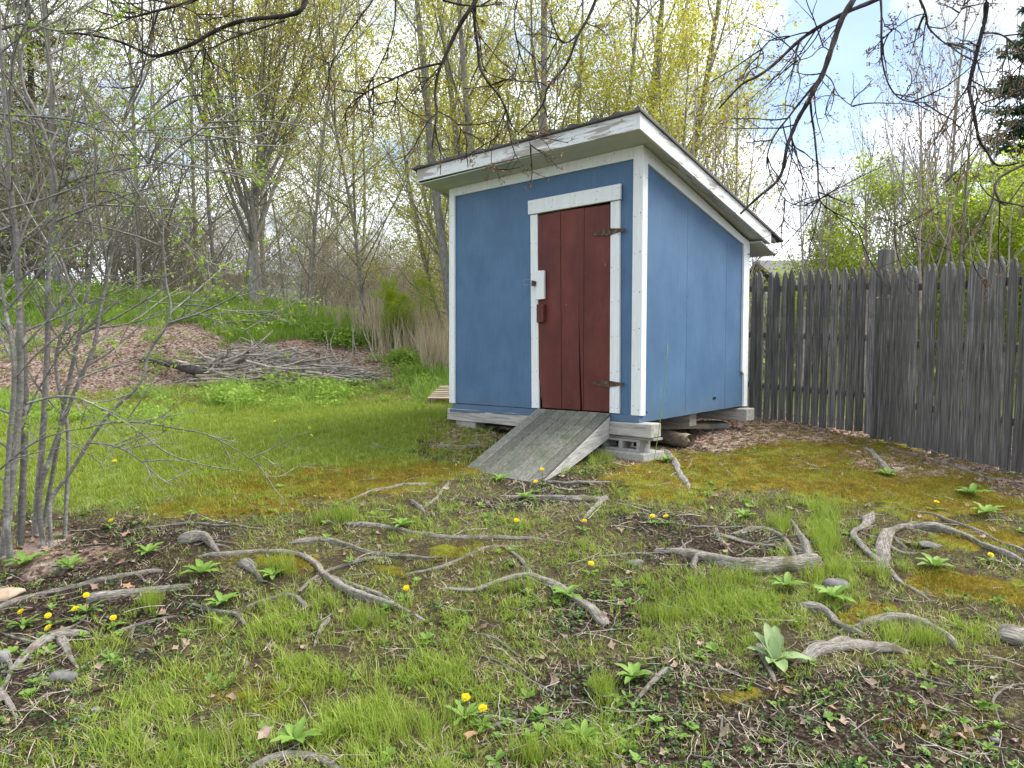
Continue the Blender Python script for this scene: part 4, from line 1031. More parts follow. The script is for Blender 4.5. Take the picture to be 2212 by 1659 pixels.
for pl, r0, dd in stems:
    P = px_line(pl, dd, .03)
    P[0][2] -= .05
    link('stem', tube_mesh('stem', [(P - np.array(SB), np.linspace(r0 * .68, r0 * .18, len(P)) * (1 + .08 * np.sin(np.arange(len(P)) * 2.1)))], 9), M['bark_shrub'], clump)
    n_ = len(P)
    for j in range(11):
        i = rgs.randrange(int(n_ * .28), n_ - 1); T = P[i + 1] - P[i]; T /= np.linalg.norm(T)
        d = vrot(tuple(T), rgs.uniform(.5, 1.2), rgs.uniform(0, 6.28))
        grow(tw, lv, tuple(P[i] - np.array(SB)), d, rgs.uniform(.4, 1.15), .0075, 0, TW, rgs)
arcs = [([(60, 871), (124, 854), (178, 861), (231, 889), (302, 932), (355, 978), (426, 1003), (526, 1019)], .008, sd_ - .2),
        (D4([(610, 1120), (850, 1110), (1050, 1150), (1250, 1180), (1400, 1260), (1590, 1380)]), .006, sd_ - .1),
        (D4([(550, 1240), (700, 1250), (850, 1340), (950, 1440), (1050, 1500)]), .006, sd_ - .2),
        (D4([(0, 1400), (200, 1230), (420, 1160), (560, 1150)]), .006, sd_ - .3),
        (D4([(1045, 400), (1200, 400), (1400, 440), (1640, 480)]), .006, sd_ + .4),
        (D4([(1020, 530), (1150, 460), (1300, 470), (1500, 560)]), .006, sd_ + .5),
        (D1_([(0, 690), (150, 705), (300, 710), (500, 740), (620, 800), (850, 800), (1000, 810)]), .008, sd_),
        (D1_([(350, 1150), (450, 1090), (600, 1050), (800, 1020), (980, 990)]), .010, sd_ + .2),
        (D1_([(0, 180), (150, 130), (370, 200), (560, 160), (760, 300)]), .009, sd_ + .1),
        (D1_([(915, 720), (1000, 650), (1130, 580), (1250, 575), (1560, 600)]), .007, sd_ + .5),
        (D1_([(720, 940), (830, 940), (1000, 990), (1250, 1030), (1500, 1060)]), .006, sd_ + .4),
        (D1_([(600, 1160), (700, 1165), (850, 1260), (1000, 1380), (1200, 1540), (1330, 1659)]), .007, sd_ + .4)]
for pl, r0, dd in arcs:
    P = px_line(pl, dd, .03) - np.array(SB)
    link('branch', tube_mesh('branch', [(P, np.linspace(r0, r0 * .35, len(P)))], 6), M['bark_shrub'], clump)
    for j in range(8):
        i = rgs.randrange(2, len(P) - 1); T = P[i + 1] - P[i]; T /= np.linalg.norm(T)
        grow(tw, lv, tuple(P[i]), vrot(tuple(T), rgs.uniform(.4, 1.0), rgs.uniform(0, 6.28)), rgs.uniform(.15, .5), .004, 0, TW, rgs)
link('twigs', tube_mesh('twigs', [l_ for k in tw for l_ in k], 4), M['bark_shrub'], clump)['kind'] = 'stuff'
rs_ = np.random.RandomState(4)
lv = np.array(lv); lv = lv[lv[:, 2] > .75]; lv = lv[rs_.rand(len(lv)) < .55]
Pl = np.repeat(lv, 3, 0) + rs_.normal(size=(len(lv) * 3, 3)) * .009
link('leaves', leaf_mesh('leaves', Pl, .025, rs_, flat=.2, aspect=.6), M['leaf_green'], clump)['kind'] = 'stuff'

# ------------------------------------------------------------------ the big tree overhead, its drooping branches in view
OB = Vector((-1.6, -3.2, gzs(-1.6, -3.2)))
over = empty('overhanging_tree', OB); tag(over, 'dark crooked branches of a tree overhead hanging into the top of the view', 'tree')
ob = np.array(OB)
tr = np.array([[-1.6, -3.2, -.3], [-1.62, -3.2, .4], [-1.55, -3.1, 2], [-1.4, -2.9, 4], [-1.2, -2.6, 6.2], [-1.2, -2.4, 8.5]])
link('trunk', tube_mesh('trunk', [(tr - ob, np.array([.55, .36, .31, .28, .20, .10]))], 14), M['bark_grey'], over)
limbs = {}
for nm, P in (('a', [(-1.4, -2.9, 4.0), (-.9, -1, 4.9), (-.2, 1.2, 5.5), (.9, 3.2, 5.7), (1.6, 4.6, 5.5)]), ('b', [(-1.4, -2.8, 4.3), (.2, -1.2, 5.3), (2.0, .8, 5.8), (3.6, 2.6, 5.6), (4.4, 4.0, 5.2)]), ('c', [(-1.5, -2.9, 3.7), (-1.9, -1, 4.6), (-2.2, 1.2, 5.2), (-2.3, 3.2, 5.2), (-2.0, 4.6, 4.8)])):
    P = np.array(P); Q = np.array([[np.interp(t, range(5), P[:, k]) for k in range(3)] for t in np.linspace(0, 4, 13)]); limbs[nm] = Q
    link('limb', tube_mesh('limb', [(Q - ob, np.linspace(.13, .045, 13))], 9), M['bark_dark'], over)
hang = [
 ('a', D2_([(985, -60), (985, 0), (985, 150), (1010, 300), (1010, 390), (1060, 480), (1130, 560), (1170, 640), (1190, 700), (1160, 760)]), .017, 4.0),
 ('a', D2_([(1010, -50), (1000, 0), (940, 80), (870, 200), (810, 340), (780, 400), (760, 480), (750, 580), (770, 650), (750, 750), (735, 880)]), .020, 3.9),
 ('a', D2_([(795, 372), (650, 400), (540, 450), (450, 490), (350, 540), (250, 610), (210, 700)]), .012, 3.9),
 ('a', D2_([(535, 455), (530, 560), (500, 650), (460, 700), (300, 640)]), .007, 3.9),
 ('a', D2_([(770, 655), (860, 700), (930, 790), (945, 860)]), .006, 3.9),
 ('a', D2_([(1720, -60), (1700, 0), (1650, 120), (1590, 210), (1550, 340), (1500, 420), (1410, 510), (1400, 600), (1330, 700), (1240, 790)]), .016, 4.2),
 ('a', D2_([(1590, 210), (1540, 250), (1500, 255), (1470, 210), (1465, 320)]), .010, 4.2),
 ('a', D2_([(1410, 510), (1370, 480), (1250, 480), (1130, 460), (1060, 430), (1010, 390)]), .007, 4.1),
 ('a', D2_([(520, -60), (520, 130), (480, 280), (400, 440), (300, 600), (230, 680)]), .008, 4.0),
 ('c', D2_([(410, -60), (390, 0), (320, 90), (230, 210), (170, 350), (60, 400)]), .010, 4.4),
 ('a', D2_([(1245, -60), (1240, 0), (1215, 100), (1230, 230), (1255, 310), (1220, 440), (1240, 560)]), .007, 4.0),
 ('a', D2_([(1160, 690), (1140, 780), (1090, 860), (1080, 960), (1110, 1000)]), .004, 4.0),
 ('a', D2_([(1280, 740), (1300, 800), (1320, 880)]), .003, 4.0),
 ('a', D2_([(800, 0), (900, 30), (1040, 40), (1150, 10)]), .012, 3.9),
 ('c', D1_([(1875, -80), (1860, 0), (1830, 70), (1730, 100), (1580, 110), (1440, 130), (1300, 190), (1150, 280), (1000, 330), (920, 345), (860, 310), (700, 240), (500, 205), (370, 200)]), .024, 4.3),
 ('c', D1_([(1730, 125), (1560, 180), (1380, 240), (1280, 300), (1100, 320), (900, 350)]), .011, 4.3),
 ('c', D1_([(1260, -60), (1200, 0), (1050, 40), (900, 80), (790, 110), (650, 90), (530, 40)]), .016, 4.2),
 ('c', D1_([(880, -60), (920, 0), (1050, 20), (1180, 70), (1300, 165), (1380, 240)]), .009, 4.2),
 ('c', D1_([(1170, 0), (1200, 120), (1240, 300), (1240, 430)]), .006, 4.4),
 ('c', D1_([(860, -40), (865, 200), (868, 480), (800, 600)]), .007, 4.4),
 ('c', D1_([(620, -50), (720, 50), (780, 110)]), .008, 4.2),
 ('b', D3_([(1080, -90), (1040, 0), (960, 120), (930, 220), (890, 340), (850, 460), (790, 560), (750, 640), (700, 720), (660, 820), (630, 900), (610, 1040), (570, 1110), (480, 1180), (400, 1250), (350, 1300)]), .026, 4.0),
 ('b', D3_([(1300, -60), (1180, 0), (1000, 70), (830, 160), (700, 250), (560, 390), (450, 470), (370, 500), (300, 570), (220, 660)]), .020, 4.0),
 ('b', D3_([(775, 575), (780, 680), (800, 800), (810, 920), (825, 1050), (820, 1160), (840, 1240), (920, 1290), (1000, 1330), (1100, 1390), (1150, 1410)]), .012, 4.0),
 ('b', D3_([(830, 480), (740, 590), (690, 650), (630, 730), (570, 800), (530, 880), (510, 960), (510, 1030)]), .013, 3.95),
 ('b', D3_([(650, 220), (550, 230), (480, 290), (460, 350), (450, 420)]), .007, 4.0),
 ('b', D3_([(900, 320), (860, 280), (820, 300), (780, 350), (680, 370)]), .006, 4.0),
 ('b', D3_([(870, 455), (910, 490), (930, 560), (990, 620), (1040, 650)]), .006, 4.0),
 ('b', D3_([(575, 1112), (590, 1180), (640, 1230), (700, 1250), (800, 1250)]), .005, 4.0),
 ('b', D3_([(650, 700), (660, 820), (680, 900), (760, 940)]), .006, 4.0),
 ('b', D3_([(1200, -50), (1210, 100), (1205, 300), (1215, 400), (1250, 520), (1310, 600), (1400, 625), (1500, 620)]), .010, 3.8),
 ('b', D3_([(1430, -60), (1440, 0), (1480, 80), (1485, 160), (1540, 220), (1600, 270), (1690, 300)]), .012, 3.8),
 ('b', D3_([(1480, 80), (1400, 100), (1320, 150), (1240, 210)]), .006, 3.8),
 ('b', D3_([(1485, 160), (1600, 180), (1680, 90), (1720, 0)]), .006, 3.8),
 ('b', D3_([(1850, -80), (1845, 0), (1840, 120), (1800, 260), (1770, 400), (1735, 530), (1760, 640), (1780, 740), (1800, 860), (1850, 920), (1890, 1000), (1950, 1010), (2040, 990)]), .019, 3.6),
 ('b', D3_([(1738, 525), (1785, 525), (1790, 600), (1830, 645), (1930, 650)]), .008, 3.6),
 ('b', D3_([(1830, 200), (1920, 200), (2000, 250), (2074, 330), (2120, 420)]), .009, 3.6),
 ('b', D3_([(2200, 940), (2074, 1000), (1910, 1080), (1890, 1160), (1950, 1260), (2000, 1210), (2074, 1100), (2150, 1060)]), .013, 3.5),
 ('b', D3_([(2150, 300), (2074, 330), (2030, 500), (2030, 640), (2074, 740)]), .008, 3.5),
 ('b', D3_([(1100, 1390), (1200, 1320), (1260, 1340), (1400, 1450), (1600, 1500), (1860, 1640)]), .006, 4.6),
]
OT = dict(seg=[5, 4, 3], wig=[.22, .3, .35], up=[-.02, .05, .10], nch=[4, 2], ang=[.75, .7], lr=[.5, .5], start=[.2, .3], tip=[.4, .4, .5], rad=[1, .0040, .0030], leaf=1.0)
tw = [[], [], []]; lv = []; rgo = random.Random(8)
for nm, pl, r0, dd in hang:
    P = px_line(pl, dd, .05)
    if pl[0][1] < 0:         # carry on upwards to the limb it grows from
        Lm = limbs[nm]; k = int(np.argmin(np.linalg.norm(Lm - P[0], axis=1))); Q = Lm[k]
        up = np.array([Q * (1 - t) + P[0] * t + np.array([0, 0, .12 * math.sin(t * 3.1)]) for t in np.linspace(0, .85, 5)])
        P = np.concatenate([up, P]); r0 = r0 * 1.25
    r0 *= .58
    rad = np.linspace(r0, max(r0 * .3, .0022), len(P)) * (1 + .10 * np.sin(np.arange(len(P)) * 1.7))
    link('branch', tube_mesh('branch', [(P - ob, rad)], 7), M['bark_dark'], over)
    n_ = len(P); cnt = 6 if nm == 'b' else 5
    for j in range(cnt if r0 > .0065 else 4):
        i = rgo.randrange(n_ // 3, int(n_ * (.72 if r0 > .015 else .95)) - 1); T = P[i + 1] - P[i]; T /= np.linalg.norm(T)
        a0 = len(lv)
        grow(tw, lv, tuple(P[i] - ob), vrot(tuple(T), rgo.uniform(.5, 1.1), rgo.uniform(0, 6.28)), rgo.uniform(.12, .42) * (1.15 if nm == 'b' else .9), .0045, 0, OT, rgo)
link('twigs', tube_mesh('twigs', [l_ for k in tw for l_ in k], 4), M['bark_dark'], over)['kind'] = 'stuff'
lv = np.array(lv); Pl = np.repeat(lv[rs_.rand(len(lv)) < .8], 4, 0); Pl = Pl + rs_.normal(size=Pl.shape) * .006
link('buds', leaf_mesh('buds', Pl, .017, rs_, flat=-.2, aspect=.4), M['bud'], over)['kind'] = 'stuff'

# ------------------------------------------------------------------ exposed roots, logs, stones
ROOTPTS = []
def root_obj(name, lines, m, label, cat='root', sink=.36, sides=16, seed=0, bumpy=.16, lift=None):
    """lines: list of (photo polyline, width in photo px, start to end)"""
    rg = random.Random(seed); out = []; base = None; dense = []
    for pl, w0, w1 in lines:
        P = []
        for i, q_ in enumerate(pl):
            g_ = gpt(q_[0], q_[1]); P.append(g_)
        Wd_ = [ (w0 + (w1 - w0) * i / (len(pl) - 1)) / F * P[i].y * .5 * 1.0 for i in range(len(pl))]
        Q = [Vector((*p, r_)) for p, r_ in zip(P, Wd_)]
        Q = [Q[0] + (Q[0] - Q[1]) * .25] + Q + [Q[-1] + (Q[-1] - Q[-2]) * .3]
        Q[0][3] *= .45; Q[-1][3] *= .35
        for _ in range(3):
            Z = [Q[0]]
            for a, b_ in zip(Q[:-1], Q[1:]): Z += [a.lerp(b_, .25), a.lerp(b_, .75)]
            Z.append(Q[-1]); Q = Z
        A_ = np.array([tuple(v) for v in Q])
        r_ = A_[:, 3]
        ph = rg.uniform(0, 50)
        s_ = np.arange(len(A_))
        arc = np.concatenate([[0], np.cumsum(np.linalg.norm(np.diff(A_[:, :3], axis=0), axis=1))])
        m_ = max(12, int(arc[-1] / .018)); sa_ = np.linspace(0, arc[-1], m_)
        A_ = np.stack([np.interp(sa_, arc, A_[:, c]) for c in range(4)], -1); r_ = A_[:, 3]; s_ = np.arange(m_); arc = sa_
        r_ = r_ * (1 + 2.2 * bumpy * (vnoise(arc * 4.5, arc * 0 + ph, 3) * 2 - 1) + bumpy * (vnoise(arc * 12, arc * 0 + ph, 4) * 2 - 1))
        gzv = gz(A_[:, 0], A_[:, 1])
        t = s_ / (len(s_) - 1)
        lf = (0 if lift is None else lift * np.sin(t * math.pi))
        A_[:, 2] = gzv + r_ * (1 - 2 * sink) * np.clip(np.minimum(t, 1 - t) * 9 - .9, -1.1, 1) + lf + .9 * r_ * (vnoise(arc * 3.2, arc * 0 + ph + 9, 5) - .62)
        A_[:, 0] += .9 * r_ * (vnoise(arc * 7, arc * 0 + ph, 6) - .5); A_[:, 1] += .9 * r_ * (vnoise(arc * 7, arc * 0 + ph, 7) - .5)
        if base is None: k = len(A_) // 2; base = A_[k, :3].copy()
        ROOTPTS.append(np.stack([A_[:, 0], A_[:, 1], r_], -1))
        P3 = A_[:, :3] - base
        T = np.gradient(P3, axis=0); T /= np.linalg.norm(T, axis=1, keepdims=True) + 1e-9
        Nn = np.cross(T, [0, 0, 1.]); Nn /= np.linalg.norm(Nn, axis=1, keepdims=True) + 1e-9; Bb = np.cross(T, Nn)
        dense.append((P3, r_, Nn, Bb, arc))
        # side rootlets that leave the root and dive into the soil
        if cat == 'root' and arc[-1] > .35:
            for _ in range(rg.choice((1, 2, 2, 3))):
                i0 = rg.randrange(int(m_ * .15), int(m_ * .85)); hd = math.atan2(T[i0, 1], T[i0, 0]) + rg.choice((-1, 1)) * rg.uniform(.4, 1.2); L_ = rg.uniform(.15, .45); k_ = 14
                q_ = A_[i0, :2].copy(); pts = []; st_ = L_ / k_
                for j in range(k_): pts.append(q_.copy()); hd += rg.uniform(-.35, .35); q_ = q_ + np.array([math.cos(hd), math.sin(hd)]) * st_
                pts = np.array(pts); rr2 = r_[i0] * rg.uniform(.25, .5) * np.linspace(1, .35, k_)
                zz = gz(pts[:, 0], pts[:, 1]) + rr2 * np.linspace(.9, -.9, k_); zz[0] = A_[i0, 2]
                Pb = np.stack([pts[:, 0], pts[:, 1], zz], -1) - base; Tb = np.gradient(Pb, axis=0); Tb /= np.linalg.norm(Tb, axis=1, keepdims=True) + 1e-9
                Nb = np.cross(Tb, [0, 0, 1.]); Nb /= np.linalg.norm(Nb, axis=1, keepdims=True) + 1e-9
                dense.append((Pb, rr2, Nb, np.cross(Tb, Nb), np.arange(k_) * st_))
    Vs, Fs, off, Gs = [], [], 0, []
    for P3, r_, Nn, Bb, arc in dense:
        n_ = len(P3); a = np.arange(sides) * 2 * math.pi / sides
        s_ = (arc / .05)[:, None]; aa = a[None, :] + .35 * np.sin(arc * 4 + seed)[:, None]
        # ridges that run along the root, in folds
        rid = 1 + .10 * np.sin(aa * 3 + seed) + .34 * (vnoise(np.cos(aa) * 2.2 + 7 + seed, np.sin(aa) * 2.2 + s_ * .16, 8) - .5) + .30 * (vnoise(np.cos(aa) * 4 + 17, np.sin(aa) * 4 + s_ * .3, 12) - .5)
        Gs.append(np.stack([(arc[:, None] + 0 * aa) * 3 + seed, np.cos(aa) * 1.5 * (1 + 0 * s_), np.sin(aa) * 1.5 * (1 + 0 * s_)], -1).reshape(-1, 3))
        rad = r_[:, None] * rid
        V_ = P3[:, None, :] + rad[..., None] * (np.cos(aa)[..., None] * Nn[:, None, :] + np.sin(aa)[..., None] * Bb[:, None, :])
        idx = off + np.arange(n_ * sides).reshape(n_, sides)
        q_ = np.stack([idx[:-1], np.roll(idx[:-1], -1, 1), np.roll(idx[1:], -1, 1), idx[1:]], -1).reshape(-1, 4)
        Vs.append(V_.reshape(-1, 3)); Fs.append(q_); off += n_ * sides
    me = raw_mesh(name, np.concatenate(Vs), [np.concatenate(Fs)], smooth=True)
    at_ = me.attributes.new('grain', 'FLOAT_VECTOR', 'POINT'); at_.data.foreach_set('vector', np.concatenate(Gs).astype(np.float32).ravel())
    o = link(name, me, M[m], None, tuple(base)); tag(o, label, cat, 'exposed tree roots' if cat == 'root' else None)
    return o
RT = [
 ('root', [([(1425, 1190), (1480, 1194), (1530, 1207), (1580, 1224), (1640, 1234), (1700, 1230), (1752, 1212)], 22, 34), ([(1752, 1215), (1740, 1180), (1722, 1150), (1712, 1128)], 26, 12)], 'thick dark curved root with an upturned pale end, right of centre'),
 ('root', [([(1590, 1152), (1640, 1142), (1680, 1152), (1708, 1180), (1718, 1212)], 9, 12)], 'thin arching root just above the thick curved root'),
 ('root', [([(1545, 1140), (1556, 1170), (1580, 1190)], 8, 6), ([(1555, 1155), (1620, 1178), (1690, 1180)], 12, 7)], 'thin forked root left of the thin arch above the thick curved root'),
 ('root', [([(1882, 1112), (1866, 1145), (1838, 1150), (1855, 1180), (1895, 1212)], 18, 18), ([(1968, 1135), (1925, 1150), (1903, 1172), (1903, 1215)], 22, 26), ([(1900, 1205), (1935, 1250), (1990, 1285)], 18, 10)], 'knobbly Y-shaped pale root with bare wood, right side'),
 ('root', [([(1955, 1138), (2010, 1138), (2070, 1158), (2130, 1185), (2212, 1218)], 18, 24), ([(1870, 1102), (1950, 1098), (2030, 1118), (2110, 1150), (2225, 1200)], 8, 16)], 'long straight grey root running out of the view at the right edge'),
 ('root', [([(1735, 1310), (1790, 1322), (1805, 1350), (1860, 1370)], 20, 18)], 'grey root bending down beside the broad humped root, lower right'),
 ('root', [([(1855, 1352), (1915, 1335), (1975, 1340), (2030, 1368), (2060, 1392)], 22, 26)], 'broad humped grey root half hidden in grass, lower right'),
 ('root', [([(2160, 1372), (2190, 1385), (2235, 1395)], 30, 40)], 'stubby thick root cut by the right edge of the view'),
 ('root', [([(1435, 1405), (1470, 1417), (1520, 1440), (1585, 1455)], 13, 8)], 'thin brown root left of the woolly-leaved plant'),
 ('root_pale', [([(968, 1273), (1040, 1277), (1090, 1252), (1140, 1242), (1190, 1262), (1230, 1290), (1280, 1318), (1302, 1345)], 12, 28)], 'arched pale root over dark soil near the centre'),
 ('root', [([(1100, 1192), (1130, 1215), (1146, 1240)], 10, 13)], 'short root running down into the arched pale root'),
 ('root_pale', [([(455, 1200), (560, 1193), (640, 1197), (685, 1218), (698, 1245), (740, 1272), (800, 1296), (860, 1312), (915, 1340)], 15, 22), ([(700, 1243), (760, 1262), (830, 1290)], 8, 10)], 'long S-shaped pale root sweeping across left of centre'),
 ('root', [([(640, 1172), (700, 1167), (760, 1180), (800, 1197), (880, 1206), (955, 1206)], 15, 9)], 'grey root lying just above the S-shaped root'),
 ('root', [([(760, 1134), (830, 1138), (880, 1146), (950, 1160), (1020, 1163), (1100, 1160), (1205, 1170)], 14, 8)], 'long grey root lying across the middle above the others'),
 ('root', [([(648, 1277), (692, 1240), (740, 1222), (830, 1206)], 10, 8)], 'thin root crossing over the top of the S-shaped root'),
 ('root', [([(890, 1238), (960, 1226), (1020, 1196), (1070, 1181), (1112, 1182)], 9, 12)], 'wavy root between the S-shaped root and the arched root'),
 ('root', [([(420, 1308), (470, 1322), (508, 1326), (528, 1350)], 12, 9)], 'short bent root in the grass left of the S-shaped root'),
 ('root', [([(545, 1308), (600, 1290), (627, 1286), (652, 1308)], 10, 14)], 'short looped root just below the S-shaped root'),
 ('root_pale', [([(707, 1340), (692, 1362), (682, 1390)], 12, 9)], 'short bleached root poking from the grass below the S-shaped root'),
 ('root', [([(-20, 1322), (60, 1290), (130, 1276), (200, 1258), (290, 1238), (338, 1233)], 11, 13)], 'long thin root lying over black soil at the left'),
 ('root', [([(240, 1372), (300, 1347), (372, 1332)], 8, 7), ([(290, 1352), (285, 1380)], 6, 4)], 'thin dark root beside the dandelions at the left'),
 ('root_pale', [([(28, 1445), (75, 1398), (125, 1370), (178, 1368)], 22, 30), ([(130, 1378), (150, 1408), (168, 1440)], 18, 9)], 'driftwood-like bleached root with a downward prong at the lower left'),
 ('root_pale', [([(-20, 1395), (25, 1428), (22, 1468), (-15, 1500)], 10, 12), ([(-15, 1485), (15, 1515), (32, 1545)], 18, 12)], 'bleached forked root at the left edge of the view'),
 ('root', [([(1100, 1073), (1160, 1076), (1225, 1082), (1290, 1079)], 12, 20), ([(1305, 1077), (1285, 1095), (1265, 1115)], 12, 10)], 'gnarled grey root in front of the ramp'),
 ('root_pale', [([(760, 1080), (808, 1061), (860, 1052), (930, 1044)], 7, 12)], 'pale split root on orange moss left of the ramp foot'),
 ('root', [([(965, 1048), (942, 1080), (918, 1094)], 10, 8), ([(893, 1086), (912, 1104)], 12, 10)], 'stubby root near the left foot of the ramp'),
 ('root_pale', [([(1435, 978), (1462, 1000), (1468, 1025), (1484, 1050)], 14, 12)], 'pale crooked root on the ground right of the ramp'),
 ('root', [([(1045, 1572), (1100, 1563), (1150, 1552), (1200, 1553), (1245, 1570)], 12, 14)], 'smooth dark root beside the two near dandelions'),
 ('root', [([(530, 1675), (575, 1645), (640, 1634), (700, 1645), (735, 1680)], 22, 24)], 'thick root arching at the bottom edge of the view'),
 ('root', [([(1020, 1410), (1080, 1430), (1120, 1456), (1185, 1492)], 7, 6)], 'thin root in the grass below the arched pale root'),
 ('root', [([(1050, 1372), (1085, 1385), (1112, 1412)], 10, 8)], 'short root end below the arched pale root'),
 ('root', [([(395, 1170), (440, 1162), (465, 1185)], 24, 14)], 'humped root at the left with one end bared'),
 ('root', [([(522, 1222), (545, 1228), (562, 1250)], 20, 18)], 'small rounded root hump under the left end of the S-shaped root'),
 ('root', [([(948, 966), (1000, 966), (1045, 964)], 10, 11)], 'grey root beside the left edge of the ramp'),
 ('root_pale', [([(985, 908), (1040, 925), (1112, 930)], 9, 12)], 'pale root lying under the front left timber of the shed'),
 ('root', [([(300, 1142), (370, 1136), (430, 1130), (500, 1136), (560, 1142)], 7, 6)], 'thin root trailing through grass left of centre'),
 ('root', [([(1870, 975), (1890, 990), (1915, 1015)], 18, 20)], 'short thick root below the fence in the moss'),
 ('root', [([(1930, 972), (2030, 1000), (2120, 1032), (2225, 1055)], 9, 12)], 'long dark root running along the foot of the fence'),
 ('root_pale', [([(1680, 985), (1725, 995), (1765, 1012)], 7, 8), ([(1715, 1015), (1770, 1016), (1825, 1018)], 7, 6)], 'pair of pale thin roots in the moss right of the shed'),
 ('root', [([(1690, 1032), (1640, 1022), (1600, 1012)], 6, 5)], 'thin root in moss between shed and fence'),
 ('root', [([(1345, 1090), (1400, 1105), (1440, 1130), (1530, 1142), (1610, 1138)], 6, 6)], 'thin wandering root behind the thick curved root'),
 ('root', [([(1290, 1202), (1350, 1196), (1430, 1192)], 6, 9)], 'thin root leading to the left end of the thick curved root'),
 ('root_pale', [([(1210, 1370), (1240, 1400), (1250, 1440)], 7, 5)], 'bleached root splinter in the grass below the arched root'),
 ('root', [([(1910, 1425), (1960, 1450), (2010, 1475), (2060, 1482)], 8, 6)], 'thin root right of the broken root log'),
 ('root_pale', [([(2230, 1478), (2175, 1482), (2142, 1505), (2150, 1540), (2170, 1575)], 6, 5)], 'thin curling pale root at the lower right edge'),
 ('root', [([(1840, 1560), (1870, 1600), (1905, 1630), (1930, 1670)], 7, 7), ([(1870, 1575), (1875, 1600)], 5, 4)], 'thin forked root at the bottom right'),
 ('root', [([(1390, 1640), (1330, 1655), (1300, 1690)], 8, 7)], 'thin root end at the bottom edge beside dark soil'),
 ('root', [([(1560, 1560), (1555, 1600), (1540, 1640)], 6, 6)], 'thin upright-looking root on the dark soil at the bottom'),
 ('root', [([(1180, 1040), (1240, 1046), (1330, 1044)], 10, 8)], 'flat mossy root in the grass below the block pile'),
]
for i, (mt, ls, lb) in enumerate(RT):
    root_obj('exposed_root', ls, mt, lb, seed=i)
root_obj('root_log', [([(1735, 1428), (1790, 1402), (1850, 1398), (1905, 1408), (1955, 1408)], 26, 22), ([(1790, 1405), (1815, 1388), (1838, 1384)], 24, 14)], 'root_pale', 'broken root log with a pale splintered end beside the woolly-leaved plant', 'log', sink=.15, seed=90)
root_obj('root_stub', [([(1640, 1398), (1650, 1430), (1668, 1465)], 14, 16)], 'root', 'short upright-lying root stub left of the woolly-leaved plant', 'log', sink=.2, seed=91)
root_obj('dead_stick', [([(1448, 1446), (1412, 1472), (1378, 1508)], 14, 8)], 'root_pale', 'short peeling stick on brown soil lower right of centre', 'stick', sink=.1, seed=92)
root_obj('rotten_log', [([(205, 1292), (270, 1280), (340, 1272), (400, 1270)], 30, 24)], 'root', 'crumbling rotten brown log under the thin root at the left', 'log', sink=.55, seed=93)
def stone(u_, v_, wpx, asp, hgt, m, label, seed, ang=0):
    rg = random.Random(seed); p = gpt(u_, v_); r0 = wpx / F * p.y * .5
    bm = bmesh.new(); bmesh.ops.create_icosphere(bm, subdivisions=3, radius=1)
    pl = [(Vector((rg.gauss(0, 1), rg.gauss(0, 1), rg.gauss(0, 1))).normalized(), rg.uniform(.55, .9)) for _ in range(7)]
    for v in bm.verts:
        for nrm, d_ in pl:
            q_ = v.co.dot(nrm)
            if q_ > d_: v.co -= nrm * (q_ - d_) * .85
        v.co *= 1 + .05 * math.sin(v.co.x * 7 + seed) * math.sin(v.co.y * 6)
        v.co = Vector((v.co.x * r0, v.co.y * r0 * asp, v.co.z * r0 * hgt))
    me = bpy.data.meshes.new('stone'); bm.to_mesh(me); bm.free()
    for f in me.polygons: f.use_smooth = True
    o = link('stone', me, M[m], None, (p.x, p.y, p.z + r0 * hgt * .25)); o.rotation_euler = (0, 0, ang); tag(o, label, 'stone', 'loose stones on the ground'); return o
stone(135, 1468, 62, .8, .55, 'stone', 'smooth rounded grey stone at the lower left', 1, .2)
stone(12, 1290, 80, .7, .4, 'tan_stone', 'flat angular tan stone at the left edge', 2, .4)
stone(-2, 1425, 50, .9, .7, 'stone', 'grey stone cut by the left edge beside the forked root', 3)
stone(306, 1408, 17, .9, .7, 'stone', 'tiny pale grey stone on the dark soil left of the grass', 4)
stone(208, 1535, 26, .8, .6, 'stone', 'small angular grey stone in thin grass at the lower left', 5, .8)
stone(168, 1558, 30, .7, .4, 'stone', 'small flat grey stone just below the angular one at the lower left', 6)
stone(310, 1452, 28, .7, .35, 'stone', 'small flat brownish-grey stone right of the smooth rounded one', 7)
stone(1805, 1268, 62, .9, .6, 'stone', 'rough grey stone in moss between the thick roots at the right', 8, .5)
stone(1372, 1218, 42, .7, .4, 'stone', 'flat grey stone left of the thick curved root', 9)
stone(2150, 1600, 24, .9, .6, 'stone', 'small pale stone at the bottom right', 10)
stone(18, 1625, 20, .7, .6, 'stone', 'small bluish stone at the bottom left corner', 11)
stone(2005, 1420 - 240, 60, .5, .3, 'stone', 'flat grey stone between the long roots at the right edge', 12)

